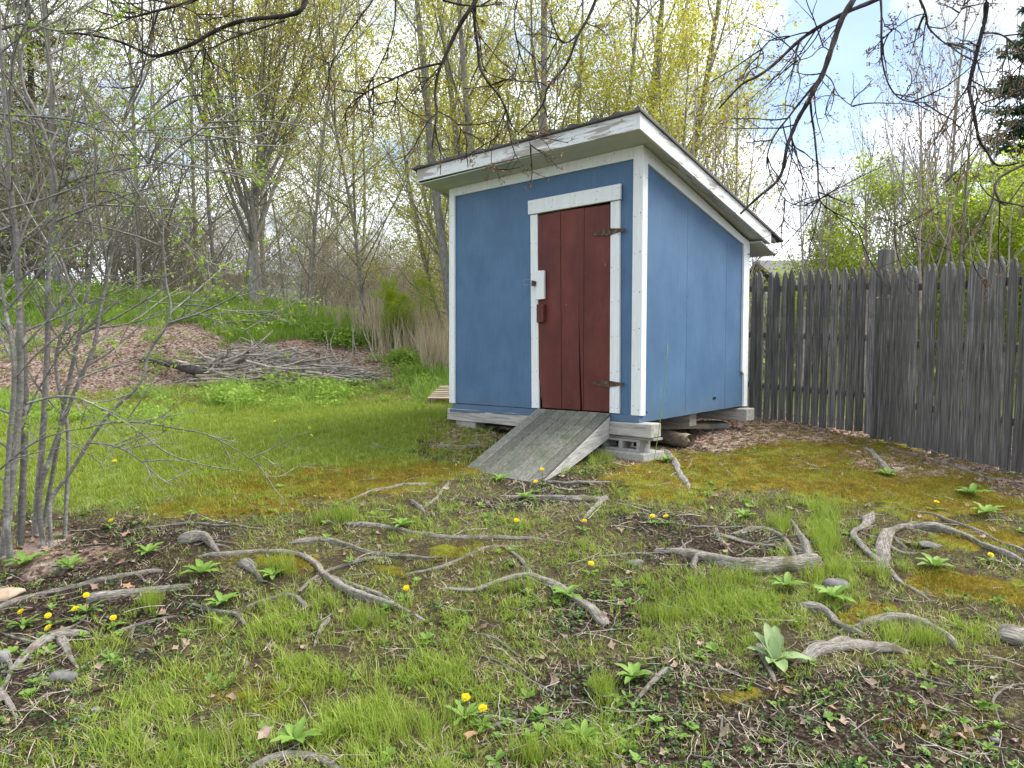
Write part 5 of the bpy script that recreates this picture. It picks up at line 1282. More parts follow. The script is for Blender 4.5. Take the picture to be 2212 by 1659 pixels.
# ------------------------------------------------------------------ scattered cover: instances of small meshes on points
def scatter(name, protos, P, rot, scl, label, idx=None, kind='stuff', cat='ground cover'):
    pcol = bpy.data.collections.new(name + '_kinds')
    for i, (me, m) in enumerate(protos):
        if not me.materials: me.materials.append(m)
        o = bpy.data.objects.new('%s_kind_%02d' % (name, i), me); pcol.objects.link(o)
    P = np.asarray(P, np.float32); n_ = len(P)
    me = bpy.data.meshes.new(name); me.vertices.add(n_); me.vertices.foreach_set('co', P.ravel())
    a = me.attributes.new('rot', 'FLOAT_VECTOR', 'POINT'); a.data.foreach_set('vector', np.asarray(rot, np.float32).ravel())
    a = me.attributes.new('scl', 'FLOAT_VECTOR', 'POINT'); a.data.foreach_set('vector', np.asarray(scl, np.float32).ravel())
    if idx is None: idx = nr.randint(0, len(protos), n_)
    a = me.attributes.new('kind_index', 'INT', 'POINT'); a.data.foreach_set('value', np.asarray(idx, np.int32))
    me.update()
    o = bpy.data.objects.new(name, me); col.objects.link(o)
    ng = bpy.data.node_groups.new(name + '_scatter', 'GeometryNodeTree')
    ng.interface.new_socket('Geometry', in_out='INPUT', socket_type='NodeSocketGeometry'); ng.interface.new_socket('Geometry', in_out='OUTPUT', socket_type='NodeSocketGeometry')
    N, L = ng.nodes, ng.links
    gi, go = N.new('NodeGroupInput'), N.new('NodeGroupOutput')
    ip = N.new('GeometryNodeInstanceOnPoints'); ci = N.new('GeometryNodeCollectionInfo')
    ci.inputs['Collection'].default_value = pcol; ci.inputs['Separate Children'].default_value = True; ci.inputs['Reset Children'].default_value = True
    def na(nm, t):
        q_ = N.new('GeometryNodeInputNamedAttribute'); q_.data_type = t; q_.inputs[0].default_value = nm; return q_.outputs[0]
    L.new(gi.outputs[0], ip.inputs['Points']); L.new(ci.outputs[0], ip.inputs['Instance']); ip.inputs['Pick Instance'].default_value = True
    L.new(na('kind_index', 'INT'), ip.inputs['Instance Index']); L.new(na('scl', 'FLOAT_VECTOR'), ip.inputs['Scale'])
    er = N.new('FunctionNodeEulerToRotation'); L.new(na('rot', 'FLOAT_VECTOR'), er.inputs[0]); L.new(er.outputs[0], ip.inputs['Rotation'])
    L.new(ip.outputs[0], go.inputs[0])
    md = o.modifiers.new('scatter', 'NODES'); md.node_group = ng
    tag(o, label, cat, None, kind); return o
def blades(nb, h, wd, spread, lean, rs, bend=.5):
    """tuft of curved grass blades: 3 segments each"""
    Vs, Fs, T = [], [], []
    for i in range(nb):
        a = rs.uniform(0, 6.28); r0 = spread * math.sqrt(rs.rand()); bx, by = r0 * math.cos(a), r0 * math.sin(a)
        az = rs.uniform(0, 6.28); dx, dy = math.cos(az), math.sin(az); px, py = -dy, dx
        H = h * rs.uniform(.45, 1.1); ln_ = lean * rs.uniform(.2, 1.4); w_ = wd * rs.uniform(.7, 1.2); k = len(Vs); tn = rs.rand()
        for j, t in enumerate((0, .4, .75)):
            q_ = ln_ * H * t ** (1 + bend); z = H * t * (1 - .18 * ln_ * t); ww = w_ * (1, .85, .5)[j] * .5
            Vs += [(bx + dx * q_ - px * ww, by + dy * q_ - py * ww, z - .004), (bx + dx * q_ + px * ww, by + dy * q_ + py * ww, z - .004)]; T += [tn, tn]
        q_ = ln_ * H; Vs.append((bx + dx * q_, by + dy * q_, H * (1 - .22 * ln_))); T.append(tn)
        Fs += [(k, k + 1, k + 3), (k, k + 3, k + 2), (k + 2, k + 3, k + 5), (k + 2, k + 5, k + 4), (k + 4, k + 5, k + 6)]
    return raw_mesh('tuft', Vs, [Fs], T)
def broad(nl, L, wd, lift, rs, curl=.4, seg=4, wave=0.0):
    """rosette of broad leaves"""
    Vs, Fs, T = [], [], []
    for i in range(nl):
        az = i * 2.4 + rs.uniform(-.4, .4); dx, dy = math.cos(az), math.sin(az); px, py = -dy, dx
        LL = L * rs.uniform(.6, 1.1); el = lift * rs.uniform(.5, 1.3); k = len(Vs); tn = rs.rand(); w_ = wd * rs.uniform(.8, 1.15)
        for j in range(seg + 1):
            t = j / seg; hor = LL * t * math.cos(el) ; z = LL * (t * math.sin(el) - curl * t * t * .6) + .01
            ww = w_ * (.18 + math.sin(min(1, t * 1.05) * math.pi) ** .8) * .5 * (1 if not wave else 1 - wave * (j % 2)) if t < 1 else .0
            Vs += [(dx * hor - px * ww, dy * hor - py * ww, z + ww * .3), (dx * hor, dy * hor, z - .0), (dx * hor + px * ww, dy * hor + py * ww, z + ww * .3)]; T += [tn, tn * .8, tn]
        for j in range(seg):
            a = k + 3 * j; Fs += [(a, a + 1, a + 4), (a, a + 4, a + 3), (a + 1, a + 2, a + 5), (a + 1, a + 5, a + 4)]
    return raw_mesh('rosette', Vs, [Fs], T)
def clover(nl, rad, h, size, rs):
    P = np.zeros((nl, 3)); a = rs.rand(nl) * 6.283; r_ = rad * np.sqrt(rs.rand(nl)); P[:, 0] = r_ * np.cos(a); P[:, 1] = r_ * np.sin(a); P[:, 2] = h * (1 - .6 * (r_ / rad) ** 2) * (.5 + .5 * rs.rand(nl))
    return leaf_mesh('leaf_patch', P, size, rs, flat=1.4, aspect=.8, fold=.12)
def dead_leaves(rs):
    """one curled, lobed leaf"""
    n_ = 9; Vs = [(0, 0, .012)]; tn = rs.rand()
    for i in range(n_):
        a = i * 6.283 / n_; r_ = (.5 + .5 * (i % 2)) * rs.uniform(.7, 1.1); Vs.append((r_ * math.cos(a), r_ * .7 * math.sin(a), .15 + .35 * rs.rand() * abs(math.sin(a)) + .2 * math.cos(a * 1.5)))
    Fs = [(0, i + 1, (i + 1) % n_ + 1) for i in range(n_)]
    return raw_mesh('dead_leaf', Vs, [Fs], [tn] * len(Vs))
rsc = np.random.RandomState(77)
short_t = [(blades(15, .055, .0042, .045, .7, rsc), M['grass_lush']) for _ in range(4)]
long_t = [(blades(11, .12, .0045, .035, .75, rsc), M['grass']) for _ in range(4)] + [(blades(8, .085, .0055, .05, 1.2, rsc, 1.2), M['grass']) for _ in range(2)]
far_t = [(blades(18, .22, .011, .14, .7, rsc), M['herb']) for _ in range(3)]
def polar(n_, r0, r1, a0=-42, a1=44):
    r_ = rsc.uniform(r0, r1, n_); a = np.radians(rsc.uniform(a0, a1, n_)); return r_ * np.sin(a), r_ * np.cos(a)
# keep plants off the ramp and from under the shed
def free(x, y):
    q = np.stack([x - 1.1139, y - 6.1541], -1); lx = q @ np.array([XA.x, XA.y]); ly = q @ np.array([YA.x, YA.y])
    under = (lx > -2.5) & (lx < .02) & (ly > -.02) & (ly < 2.2)
    A_, B_ = np.array(BL)[:2], np.array(BR)[:2]; u_ = B_ - A_; w_ = np.array(TL)[:2] - A_
    det = u_[0] * w_[1] - u_[1] * w_[0]; rx = ((x - A_[0]) * w_[1] - (y - A_[1]) * w_[0]) / det; ry = (u_[0] * (y - A_[1]) - u_[1] * (x - A_[0])) / det
    ramp_ = (rx > .02) & (rx < .98) & (ry > -.0) & (ry < 1.3)
    return ~under & ~ramp_
def rots(n_, tilt=.12): return np.stack([rsc.normal(size=n_) * tilt, rsc.normal(size=n_) * tilt, rsc.rand(n_) * 6.283], -1)
def scl3(s): return np.stack([s, s, s], -1)
RP = np.concatenate(ROOTPTS); _cell = {}
for i_, (a_, b_, c_) in enumerate(RP): _cell.setdefault((int(a_ // .25), int(b_ // .25)), []).append(i_)
def offroot(x, y, m=.028):
    ok = np.ones(len(x), bool)
    for j in range(len(x)):
        cx_, cy_ = int(x[j] // .25), int(y[j] // .25); c = []
        for dx in (-1, 0, 1):
            for dy in (-1, 0, 1): c += _cell.get((cx_ + dx, cy_ + dy), [])
        if c:
            q_ = RP[c]; d = np.hypot(q_[:, 0] - x[j], q_[:, 1] - y[j] - .03) - q_[:, 2]
            if d.min() < m * rsc.uniform(.2, 1.5): ok[j] = False
    return ok
patch = lambda x, y, s, sd: fbm(x * s, y * s, sd, 3)
# short lawn
x, y = polar(60000, 3.0, 14.5); mk, _, _ = masks(x, y); p_ = np.clip(mk['lawn'] * 1.2, 0, 1) * (.35 + .9 * patch(x, y, 3, 50)); k = (rsc.rand(len(x)) < p_) & free(x, y); x, y = x[k], y[k]
scatter('lawn_grass', short_t, np.stack([x, y, gz(x, y)], -1), rots(len(x)), scl3(rsc.uniform(.55, 1.15, len(x)) * (.85 + y / 16)), 'short bright green lawn grass left of the shed', cat='grass')
n_lawn = len(x)
# longer yard grass, in tufts, everywhere the soil is not bare
x, y = polar(120000, 1.7, 11); mk, _, _ = masks(x, y)
bare = np.clip(mk['soil'] * .80 + mk['moss'] * .70 + mk['litter'] * .9, 0, .975)
nz_ = np.clip((patch(x, y, 3.4, 60) - .42) * 4.5, 0, 1.3)
p_ = (np.clip(mk['grass'] * .85, 0, .9) * nz_ + .045 + .10 * np.clip(mk['lawn'], 0, 1)) * (1 - bare * (1 - .35 * np.clip(mk['grass'], 0, 1)))
k = (rsc.rand(len(x)) < p_ * .85) & free(x, y); x, y, g_ = x[k], y[k], mk['grass'][k]; k = offroot(x, y); x, y, g_ = x[k], y[k], g_[k]
s_ = rsc.uniform(.35, .95, len(x)) * (.50 + .38 * np.clip(g_, 0, 1)); sc_ = np.stack([s_ * 1.1, s_ * 1.1, s_ * rsc.uniform(.7, 1.2, len(x))], -1)
scatter('yard_grass', long_t, np.stack([x, y, gz(x, y)], -1), rots(len(x), .2), sc_, 'uneven tufts of thin yard grass among the roots', cat='grass')
n_yard = len(x)
# thatch: dry dead blades and fine new shoots low over everything that is not lawn
th_t = [(blades(9, .03, .0035, .05, 1.7, rsc, .2), M['dry']) for _ in range(3)] + [(blades(7, .035, .0035, .05, 1.0, rsc), M['grass']) for _ in range(3)] + [(clover(7, .05, .014, .014, rsc), M['weed_dark']) for _ in range(2)]
x, y = polar(60000, 1.7, 9.5); mk, _, _ = masks(x, y)
p_ = (.55 - .30 * np.clip(mk['moss'], 0, 1) - .15 * np.clip(mk['soil'], 0, 1) - .4 * np.clip(mk['litter'], 0, 1)) * np.clip((patch(x, y, 4, 64) - .25) * 2.6, .1, 1); k = (rsc.rand(len(x)) < p_) & free(x, y); x, y = x[k], y[k]
idx_ = np.where(mk['soil'][k] > .5, rsc.choice([0, 1, 2, 6, 7, 6, 7, 3], len(x)), rsc.choice([0, 1, 3, 4, 5, 3, 4, 5, 6], len(x)))
scatter('thatch', th_t, np.stack([x, y, gz(x, y)], -1), rots(len(x), .15), scl3(rsc.uniform(.6, 1.3, len(x))), 'dry thatch and fine new shoots low over the yard', idx_, cat='grass')
# dense clumps of fine tall grass
cl_ = [(1775, 1180, 30, 25, 90), (1600, 1262, 120, 8, 30), (1780, 1240, 40, 20, 30), (1900, 1235, 60, 20, 40), (1790, 1110, 40, 25, 30), (1550, 1300, 90, 20, 40), (330, 1310, 12, 10, 26), (290, 1290, 20, 10, 14), (610, 1235, 50, 12, 30), (640, 1320, 80, 15, 26), (780, 1350, 90, 15, 26),
       (1300, 1500, 30, 20, 26), (1990, 1385, 90, 15, 40), (1420, 1335, 50, 15, 40), (1200, 1015, 22, 8, 30), (1300, 1000, 25, 8, 30), (960, 900, 30, 12, 40), (1150, 1640, 60, 20, 20), (900, 1590, 80, 30, 30), (450, 1610, 90, 30, 30), (1090, 1270, 60, 10, 30), (1700, 1140, 30, 12, 30), (730,1120,60,12,50)]
X, Y = [], []
for cu, cv, ru, rv, nn in cl_:
    for _ in range(nn):
        p = gpt(cu + rsc.normal() * ru * .6, min(1700, cv + rsc.normal() * rv * .6)); X.append(p.x); Y.append(p.y)
x, y = np.array(X), np.array(Y); k = free(x, y) & offroot(x, y); x, y = x[k], y[k]
tall_t = [(blades(16, .17, .0032, .04, .45, rsc), M['grass']) for _ in range(4)]
scatter('tall_grass', tall_t, np.stack([x, y, gz(x, y)], -1), rots(len(x), .1), scl3(rsc.uniform(.4, .9, len(x))), 'fine taller grass growing in clumps along the roots', cat='grass')
# rough grass and herbs on the bank and behind
x, y = polar(52000, 9.5, 26, -46, 12); mk, u_, v_ = masks(x, y)
p_ = .25 * (y > 14.5) * (mk['litter'] < .55) + np.clip(mk['far'] * 1.1 + .55 * ((mk['lawn'] < .4) & (mk['litter'] < .3)), 0, 1) * (.15 + 1.1 * patch(x, y, .9, 70)); k = rsc.rand(len(x)) < p_; x, y = x[k], y[k]
scatter('bank_grass', far_t, np.stack([x, y, gz(x, y)], -1), rots(len(x), .12), scl3(rsc.uniform(.5, 1.5, len(x))), 'rough green grass growing over the bank in front of the wood', cat='grass')
# leafy herbs on the bank
herb_t = [(clover(90, .24, .30, .05, rsc), M['herb']) for _ in range(3)] + [(clover(60, .2, .24, .045, rsc), M['herb'])] + [(blades(26, .34, .012, .14, .6, rsc), M['herb']) for _ in range(2)]
X, Y, S = [], [], []
for cu, cv, ru, rv, nn, sz in [(250, 630, 300, 18, 240, 1.3), (650, 655, 200, 14, 160, 1.2), (620, 690, 160, 22, 110, 1.1), (760, 740, 70, 16, 60, 1.1), (420, 650, 200, 20, 90, .9), (90, 640, 130, 26, 90, 1.1), (620, 872, 140, 22, 40, .6), (690, 850, 70, 24, 40, 1.0), (500, 875, 26, 10, 16, 1.1), (850, 835, 80, 16, 40, .8), (500, 870, 40, 10, 40, .8), (430, 800, 30, 12, 16, .7), (250, 770, 200, 40, 46, .4), (500, 740, 60, 12, 16, .5), (30, 750, 60, 25, 30, .8), (230, 905, 180, 14, 60, .5), (100, 905, 90, 14, 40, .5),
                               (900, 770, 60, 40, 110, 1.0), (870, 640, 50, 20, 30, 1.3), (300, 950, 200, 14, 40, .5), (200, 730, 100, 40, 16, .6), (330, 860, 60, 14, 24, .7)]:
    for _ in range(nn):
        p = gpt(cu + rsc.normal() * ru * .6, cv + rsc.normal() * rv * .6); X.append(p.x); Y.append(p.y); S.append(sz * rsc.uniform(.6, 1.25))
x, y, s_ = map(np.array, (X, Y, S)); print('HERB', y.min(), y.max(), (y<5).sum()); k = (y < 27) & (y > 8.2); x, y, s_ = x[k], y[k], s_[k]
scatter('bank_herbs', herb_t, np.stack([x, y, gz(x, y)], -1), rots(len(x), .1), scl3(s_), 'soft bright green leafy herbs round the brush pile and along the bank', cat='herbs')
# dry reeds and stalks
reed_t = [(blades(14, 1.0, .012, .14, .35, rsc), M['dry']) for _ in range(4)]
X, Y, S = [], [], []
for cu, cv, ru, rv, nn, sz in [(900, 750, 90, 40, 210, 1.2), (850, 720, 60, 20, 70, 1.15), (950, 790, 40, 30, 60, 1.0), (760, 700, 80, 16, 40, .7), (600, 680, 200, 20, 40, .5), (200, 660, 200, 30, 60, .5), (450, 655, 150, 10, 30, .7)]:
    for _ in range(nn):
        p = gpt(cu + rsc.normal() * ru * .55, cv + rsc.normal() * rv * .5); X.append(p.x); Y.append(p.y); S.append(sz * rsc.uniform(.5, 1.2))
x, y, s_ = map(np.array, (X, Y, S)); k = free(x, y) & (y < 24) & (y > 9); x, y, s_ = x[k], y[k], s_[k]
scatter('dry_reeds', reed_t, np.stack([x, y, gz(x, y)], -1), rots(len(x), .13), scl3(s_), 'pale dry reeds and stalks standing between the brush pile and the shed', cat='reeds')
# small broad weeds and ground cover
weed_t = [(broad(7, .085, .022, .7, rsc), M['weed']) for _ in range(3)] + [(broad(6, .06, .025, .5, rsc), M['weed']) for _ in range(2)] + [(clover(16, .07, .035, .026, rsc), M['weed_dark']) for _ in range(3)] + [(clover(12, .06, .04, .03, rsc), M['weed']) for _ in range(2)]
x, y = polar(17000, 1.8, 9.5); mk, _, _ = masks(x, y)
p_ = np.clip(.10 + .35 * np.clip(mk['soil'], 0, 1) + .18 * mk['grass'], 0, 1) * np.clip((patch(x, y, 1.9, 90) - .38) * 3.5, .04, 1) * .8 * (1 - .75 * np.clip(mk['litter'], 0, 1)) * (1 - .6 * np.clip(mk['lawn'], 0, 1)); k = (rsc.rand(len(x)) < p_) & free(x, y); x, y = x[k], y[k]; so2 = mk['soil'][k]
idx_ = np.where(rsc.rand(len(x)) < .25 + .4 * np.clip(so2, 0, 1), rsc.randint(5, 10, len(x)), rsc.randint(0, 5, len(x)))
scatter('low_weeds', weed_t, np.stack([x, y, gz(x, y)], -1), rots(len(x), .25), scl3(rsc.uniform(.2, .75, len(x))), 'small broad-leaved weeds and creeping ground cover across the yard', idx_, cat='weeds')
# moss cushions: tiny upright tufts
moss_t = []
for c_ in range(3):
    q_ = blades(40, .016, .0045, .06, .5, rsc); moss_t.append((q_, None))
M['moss'] = leaf_mat('moss_tips', [(.14, .085, .012), (.25, .18, .018), (.24, .24, .022), (.30, .15, .02)], .3)
moss_t = [(a, M['moss']) for a, _ in moss_t]
x, y = polar(42000, 2.0, 10.5); mk, _, _ = masks(x, y)
p_ = np.clip(mk['moss'] * 1.1 - .1, 0, 1) * (.2 + .9 * patch(x, y, 4, 95)); k = (rsc.rand(len(x)) < p_) & free(x, y); x, y = x[k], y[k]
hm_ = mk['moss'][k] * .022 * fbm(x * 9, y * 9, 40)
scatter('moss', moss_t, np.stack([x, y, gz(x, y) + hm_], -1), rots(len(x), .1), scl3(rsc.uniform(.6, 1.2, len(x))), 'orange and yellow-green moss cushions on the yard', cat='moss')
# dead leaves
lf_t = [(dead_leaves(rsc), M['litter']) for _ in range(6)]
x, y = polar(60000, 1.8, 17, -46, 46); mk, _, _ = masks(x, y)
p_ = np.clip(mk['litter'] * .8 - .05, 0, 1) + .022 * (mk['lawn'] < .4) + .05 * np.clip(mk['soil'], 0, 1); k = (rsc.rand(len(x)) < p_) & (free(x, y) | (mk['litter'] > .2)); x, y = x[k], y[k]
tl_ = np.stack([rsc.normal(size=len(x)) * .5, rsc.normal(size=len(x)) * .5, rsc.rand(len(x)) * 6.283], -1)
scatter('fallen_leaves', lf_t, np.stack([x, y, gz(x, y) + .006], -1), tl_, scl3(rsc.uniform(.018, .042, len(x)) * (.75 + y / 22)), 'dry brown fallen leaves over the bank, under the shed and along the fence', cat='leaves')
# twigs
tw_t = []
for i in range(6):
    pts = [(0, 0, 0)]; d = np.array([1., 0, 0])
    for j in range(5): d = d + np.array([0, rsc.uniform(-.35, .35), rsc.uniform(-.15, .15)]); d /= np.linalg.norm(d); pts.append(tuple(np.array(pts[-1]) + d * .2))
    ls = [(np.array(pts), np.linspace(.014, .006, 6))]
    if i % 2: q_ = np.array(pts[3]); ls.append((np.array([q_, q_ + [.12, .14, .02], q_ + [.2, .3, .06]]), np.array([.010, .007, .004])))
    tw_t.append((tube_mesh('twig', ls, 4), M['stick'] if i % 3 else M['root_pale']))
x, y = polar(9000, 1.8, 13); mk, _, _ = masks(x, y)
p_ = .14 + .5 * np.clip(mk['soil'], 0, 1) + .45 * np.clip(mk['litter'], 0, 1); p_ = p_ * (1 - .85 * np.clip(mk['lawn'], 0, 1)); k = (rsc.rand(len(x)) < p_) & free(x, y); x, y = x[k], y[k]
scatter('twigs', tw_t, np.stack([x, y, gz(x, y) + .008], -1), np.stack([rsc.normal(size=len(x)) * .1, rsc.normal(size=len(x)) * .1, rsc.rand(len(x)) * 6.283], -1), scl3(rsc.uniform(.06, .22, len(x))), 'small dead twigs lying on the soil', cat='twigs')
# gravel
gv = []
for i in range(3):
    bm = bmesh.new(); bmesh.ops.create_icosphere(bm, subdivisions=1, radius=1)
    for v in bm.verts: v.co = Vector((v.co.x * rsc.uniform(.8, 1.2), v.co.y * rsc.uniform(.6, 1), v.co.z * rsc.uniform(.4, .7)))
    me = bpy.data.meshes.new('pebble'); bm.to_mesh(me); bm.free(); gv.append((me, M['stone']))
x, y = polar(9000, 1.8, 9); mk, _, _ = masks(x, y); k = (rsc.rand(len(x)) < np.clip(mk['soil'], 0, 1) * .45 * patch(x, y, 1.6, 99) + .01); x, y = x[k], y[k]
scatter('gravel', gv, np.stack([x, y, gz(x, y) + .003], -1), rots(len(x), .3), scl3(rsc.uniform(.003, .012, len(x))), 'small stones and grit in the bare soil', cat='gravel')

# ------------------------------------------------------------------ single plants
def dandelion(u_, v_, label, hh=.07, fl=1, leaves=7, seed=0, ls=.10):
    rs = np.random.RandomState(seed + 900); p = gpt(u_, v_ + 8)
    d = empty('dandelion', (p.x, p.y, gzs(p.x, p.y))); tag(d, label, 'flower', 'dandelions in the grass')
    if leaves:
        me = broad(leaves, ls, .022, .55, rs, .5, 6, .5); me.materials.append(M['weed']); link('leaves', me, None, d)
    top = np.array([rs.uniform(-.015, .015), rs.uniform(-.015, .015), hh])
    link('stem', tube_mesh('stem', [(np.array([[0, 0, 0], [top[0] * .3, top[1] * .3, hh * .5], top]), np.array([.0022, .002, .0018]))], 5), M['weed'], d)
    Vs, Fs = [], []
    for ring, (nn, r0, z0) in enumerate(((17, .019, .000), (13, .014, .002), (8, .008, .004))):
        for j in range(nn):
            a = j * 6.283 / nn + ring * .2; k = len(Vs); w_ = .0033; rr_ = r0 * rs.uniform(.88, 1.08)
            ca, sa = math.cos(a), math.sin(a)
            Vs += [(0, 0, z0 - .003), (ca * rr_ * .7 - sa * w_, sa * rr_ * .7 + ca * w_, z0 + .002), (ca * rr_, sa * rr_, z0 + .001), (ca * rr_ * .7 + sa * w_, sa * rr_ * .7 - ca * w_, z0 + .002)]
            Fs.append((k, k + 1, k + 2, k + 3))
    f_ = link('flower_head', raw_mesh('flower_head', np.array(Vs), [Fs]), M['petal'], d, tuple(top)); f_.rotation_euler = (rs.uniform(.2, .6), rs.uniform(-.3, .3), 0)
    return d
DD = [(1172, 1030, 'dandelion against the right foot of the ramp, the higher of the two there', .13), (1158, 1046, 'dandelion at the foot of the ramp, lower left of the other one', .09), (1115, 1123, 'single dandelion on bare ground midway between ramp and arched root', .06), (1258, 1128, 'dandelion left of the pair, below the gnarled root in front of the ramp', .07),
      (1408, 1114, 'left flower of the dandelion pair behind the thick curved root', .06), (1438, 1114, 'right flower of the dandelion pair behind the thick curved root', .06), (1275, 1223, 'dandelion between the arched root and the thick curved root', .07), (872, 1278, 'dandelion just above the lower end of the S-shaped root', .07),
      (1002, 1535, 'left of the two large near dandelions at the bottom centre', .09), (1042, 1552, 'right of the two large near dandelions at the bottom centre', .08), (187, 1305, 'highest dandelion of the leafy clump at the lower left', .10), (165, 1325, 'dandelion left of the highest one in the leafy clump at the lower left', .08),
      (48, 1335, 'leftmost dandelion above the driftwood-like root', .08), (112, 1333, 'half-open dandelion above the middle of the driftwood-like root', .06), (98, 1357, 'dandelion touching the top of the driftwood-like root', .05), (246, 1336, 'orange-tinged dandelion right of the leafy clump at the lower left', .05),
      (235, 1121, 'dandelion on dark soil right of the slender grey stems', .05), (2018, 1085, 'dandelion on moss near the fence', .07), (2133, 1196, 'dandelion beside the long straight root at the right', .05), (252, 990, 'lone dandelion in the lawn behind the stems', .06), (42, 1050, 'dandelion in the lawn seen between the grey stems', .06), (592, 903, 'dandelion in the lawn below the brush pile', .07), (568, 842, 'dandelion at the foot of the brush pile', .08)]
for i, (u_, v_, lb, hh) in enumerate(DD): dandelion(u_, v_ + 12, lb, hh, seed=i, leaves=(9 if i in (8, 10, 12, 11) else 6), ls=(.13 if i in (10, 12, 8) else .07))
# mullein rosette
p = gpt(1672, 1432); mu = empty('mullein', (p.x, p.y, gzs(p.x, p.y))); tag(mu, 'pale green woolly-leaved rosette plant beside the broken root log', 'plant')
def big_leaf(L, wd, az, el, curl, name, m, parent, rs):
    Vs, Fs, T = [], [], []; seg = 9
    dx, dy = math.cos(az), math.sin(az); px, py = -dy, dx; x_ = z_ = 0; e = el
    for j in range(seg + 1):
        t = j / seg; ww = wd * .5 * (.14 + .9 * math.sin(min(1, t ** .85) * math.pi) ** .7) if j < seg else .002
        for s in (-1, -.5, 0, .5, 1): Vs.append((dx * x_ + px * ww * s, dy * x_ + py * ww * s, z_ + .012 + abs(s) ** 1.5 * ww * .35 + .002 * math.sin(j * 2 + s * 3))); T.append(.5 + .3 * (1 - abs(s)) + .1 * rs.rand())
        x_ += math.cos(e) * L / seg; z_ += math.sin(e) * L / seg; e -= curl / seg
    for j in range(seg):
        for s in range(4): a = j * 5 + s; Fs.append((a, a + 1, a + 6, a + 5))
    return link(name, raw_mesh(name, Vs, [Fs], T, True), M[m], parent)
rs = np.random.RandomState(3)
for az, L, el, cu_, wd in ((1.75, .19, 1.25, .5, .065), (1.2, .18, 1.2, .6, .065), (.9, .15, 1.0, .6, .06), (2.3, .17, 1.1, .8, .06), (2.9, .15, .7, .8, .055), (-.1, .20, .35, .7, .075), (-.35, .10, .7, .6, .05), (-1.5, .13, .45, 1.1, .075), (-2.2, .10, .6, .9, .06), (1.5, .12, 1.35, .3, .045)):
    big_leaf(L * .84, wd * .84, az, el, cu_, 'leaf', 'mullein', mu, rs)
# bigger broad-leaved plants
first = None
for i, (u_, v_, s_, lb) in enumerate([(320, 1200, 1.1, 'broad-leaved weed on dark soil right of the stems'), (437, 1245, 1.3, 'upright broad-leaved weed above the bent root at the left'), (590, 1250, 1.0, 'broad-leaved weed right of the small rounded root hump'), (2100, 1075, 1.4, 'leafy weed near the fence at the right'), (2130, 1115, 1.3, 'leafy weed below the other one near the fence at the right'),
        (1915, 1030, 1.1, 'leafy weed in moss under the tall fence post'), (1610, 1120, 1.0, 'leafy weed above the thin arching root'), (1800, 1300, 1.4, 'leafy weed beside the rough grey stone'), (1700, 1275, 1.2, 'leafy weed left of the rough grey stone'), (480, 1310, 1.1, 'leafy weed beside the short bent root'), (1260, 1600, .8, 'leafy weed at the bottom right of centre'),
        (1370, 1470, 1.0, 'leafy weed left of the peeling stick'), (1225, 1295, 1.2, 'leafy weed growing against the lower end of the arched root'), (640, 1610, 1.1, 'large-leaved weed at the bottom edge above the arching root'), (55, 1225, 1.3, 'leafy weed at the foot of the grey stems'), (150, 1230, 1.1, 'leafy weed right of the foot of the grey stems'), (870, 1140, 1.0, 'leafy weed behind the long grey root'), (1135, 1080, 1.0, 'leafy weed by the gnarled root in front of the ramp'),
        (1440, 1000, 1.1, 'leafy weed beside the pale crooked root right of the ramp'), (1080, 1040, 1.0, 'leafy weed below the foot of the ramp'), (2020, 1420 - 190, 1.2, 'leafy weed between the long roots at the right')]):
    p = gpt(u_, v_)
    if first is None:
        first = empty('broad_leaved_weed', (0, 0, 0)); tag(first, lb, 'plant', 'broad-leaved weeds'); rs = np.random.RandomState(9)
        for j in range(8): big_leaf(rs.uniform(.08, .12), .03, j * 2.4, rs.uniform(.5, 1.2), .9, 'leaf', 'weed', first, rs)
        c = first
    else: c = copy_tree(first); c['label'] = lb
    c.location = (p.x, p.y, gzs(p.x, p.y)); c.rotation_euler = (0, 0, i * 1.3); c.scale = (s_, s_, s_)
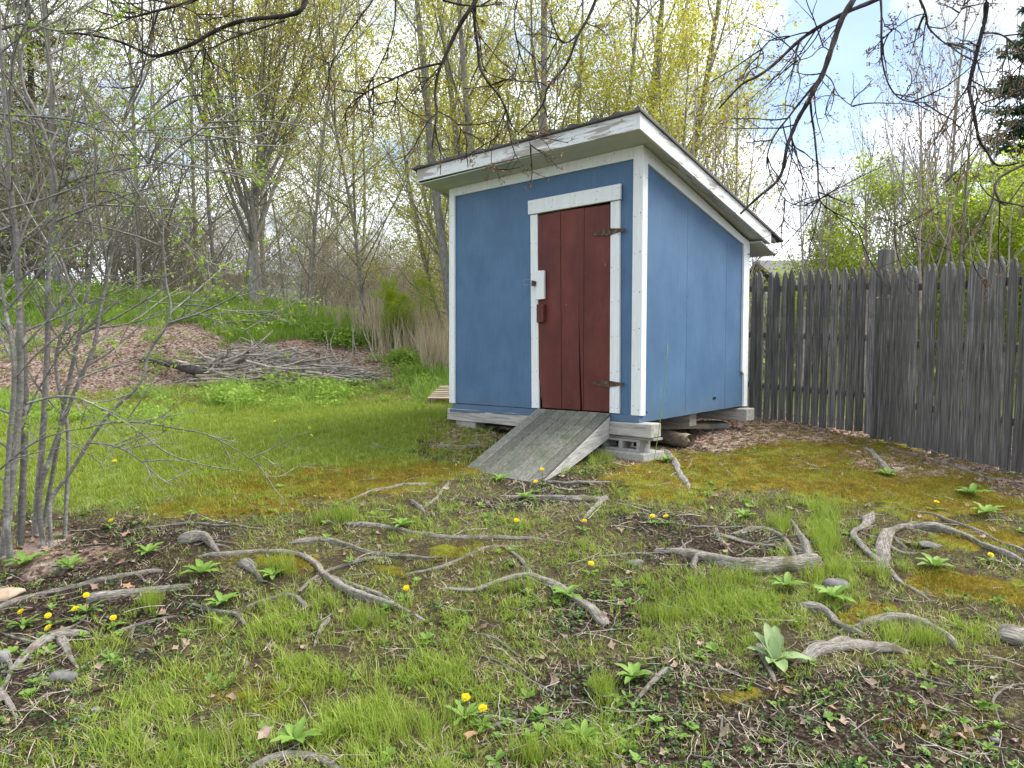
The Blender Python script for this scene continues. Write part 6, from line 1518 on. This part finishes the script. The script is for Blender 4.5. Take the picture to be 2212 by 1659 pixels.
# the few big fallen leaves
def fallen(u_, v_, sz, m, label, seed):
    rs = np.random.RandomState(seed); p = gpt(u_, v_); n_ = 15; Vs = [(0, 0, .1)]
    for ring in (.5, 1):
        for i in range(n_):
            a = i * 6.283 / n_; r_ = ring * ((.72 + .28 * math.cos(a * 5)) * rs.uniform(.88, 1.08)); Vs.append((r_ * math.cos(a), r_ * .85 * math.sin(a), .06 * math.sin(3 * a) * ring + .22 * ring * math.sin(a) ** 2))
    Fs = [(0, i + 1, (i + 1) % n_ + 1) for i in range(n_)]; Q = [(i + 1, n_ + i + 1, n_ + (i + 1) % n_ + 1, (i + 1) % n_ + 1) for i in range(n_)]
    me = raw_mesh('fallen_leaf', np.array(Vs) * sz, [Fs, Q], rs.rand(len(Vs)) * .5 + .2, True)
    o = link('fallen_leaf', me, M[m], None, (p.x, p.y, gzs(p.x, p.y) + .022)); o.rotation_euler = (.35, rs.uniform(-.2, .2), rs.uniform(0, 6)); tag(o, label, 'leaf')
fallen(1022, 1600, .048, 'brown_leaf', 'large tan fallen leaf below the two near dandelions', 1)
fallen(130, 1200, .05, 'brown_leaf', 'curled brown fallen leaf at the foot of the slender stems', 2)
fallen(1792, 1478 + 60, .028, 'brown_leaf', 'small orange fallen leaf on dark soil at the lower right', 3)
fallen(2070, 1600, .032, 'litter_pale', 'pale curled fallen leaf at the bottom right', 4)
fallen(572, 1595, .045, 'litter_pale', 'flat pale fallen leaf in the grass at the bottom left', 5)
fallen(738, 1238 + 90, .02, 'brown_leaf', 'small brown fallen leaf near the short looped root', 6)
fallen(275, 1275, .035, 'brown_leaf', 'brown fallen leaf lying on the rotten log', 7)
fallen(1088, 1298, .02, 'litter_pale', 'little white-edged fallen leaf under the arched pale root', 8)
# the tall green stalk that leans across the right wall
a_ = SL(.22, -.12, -.36); c_ = SL(.10, .28, .60)
P = np.array([tuple(Vector(a_).lerp(Vector(c_), t) + Vector((.015 * math.sin(t * 3), 0, 0))) for t in np.linspace(0, 1, 9)])
st = empty('grass_stalk', a_); tag(st, 'single tall green grass stalk leaning before the right wall of the shed', 'plant')
link('stem', tube_mesh('stem', [(P - np.array(a_), np.linspace(.0035, .0025, 9))], 5), M['weed'], st)
link('seed_head', tube_mesh('seed_head', [(np.array([P[-2], P[-1], P[-1] + (P[-1] - P[-2]) * .3]) - np.array(a_), np.array([.003, .0042, .001]))], 6), M['bark_brown'], st)
print('SCATTER', n_lawn, n_yard)
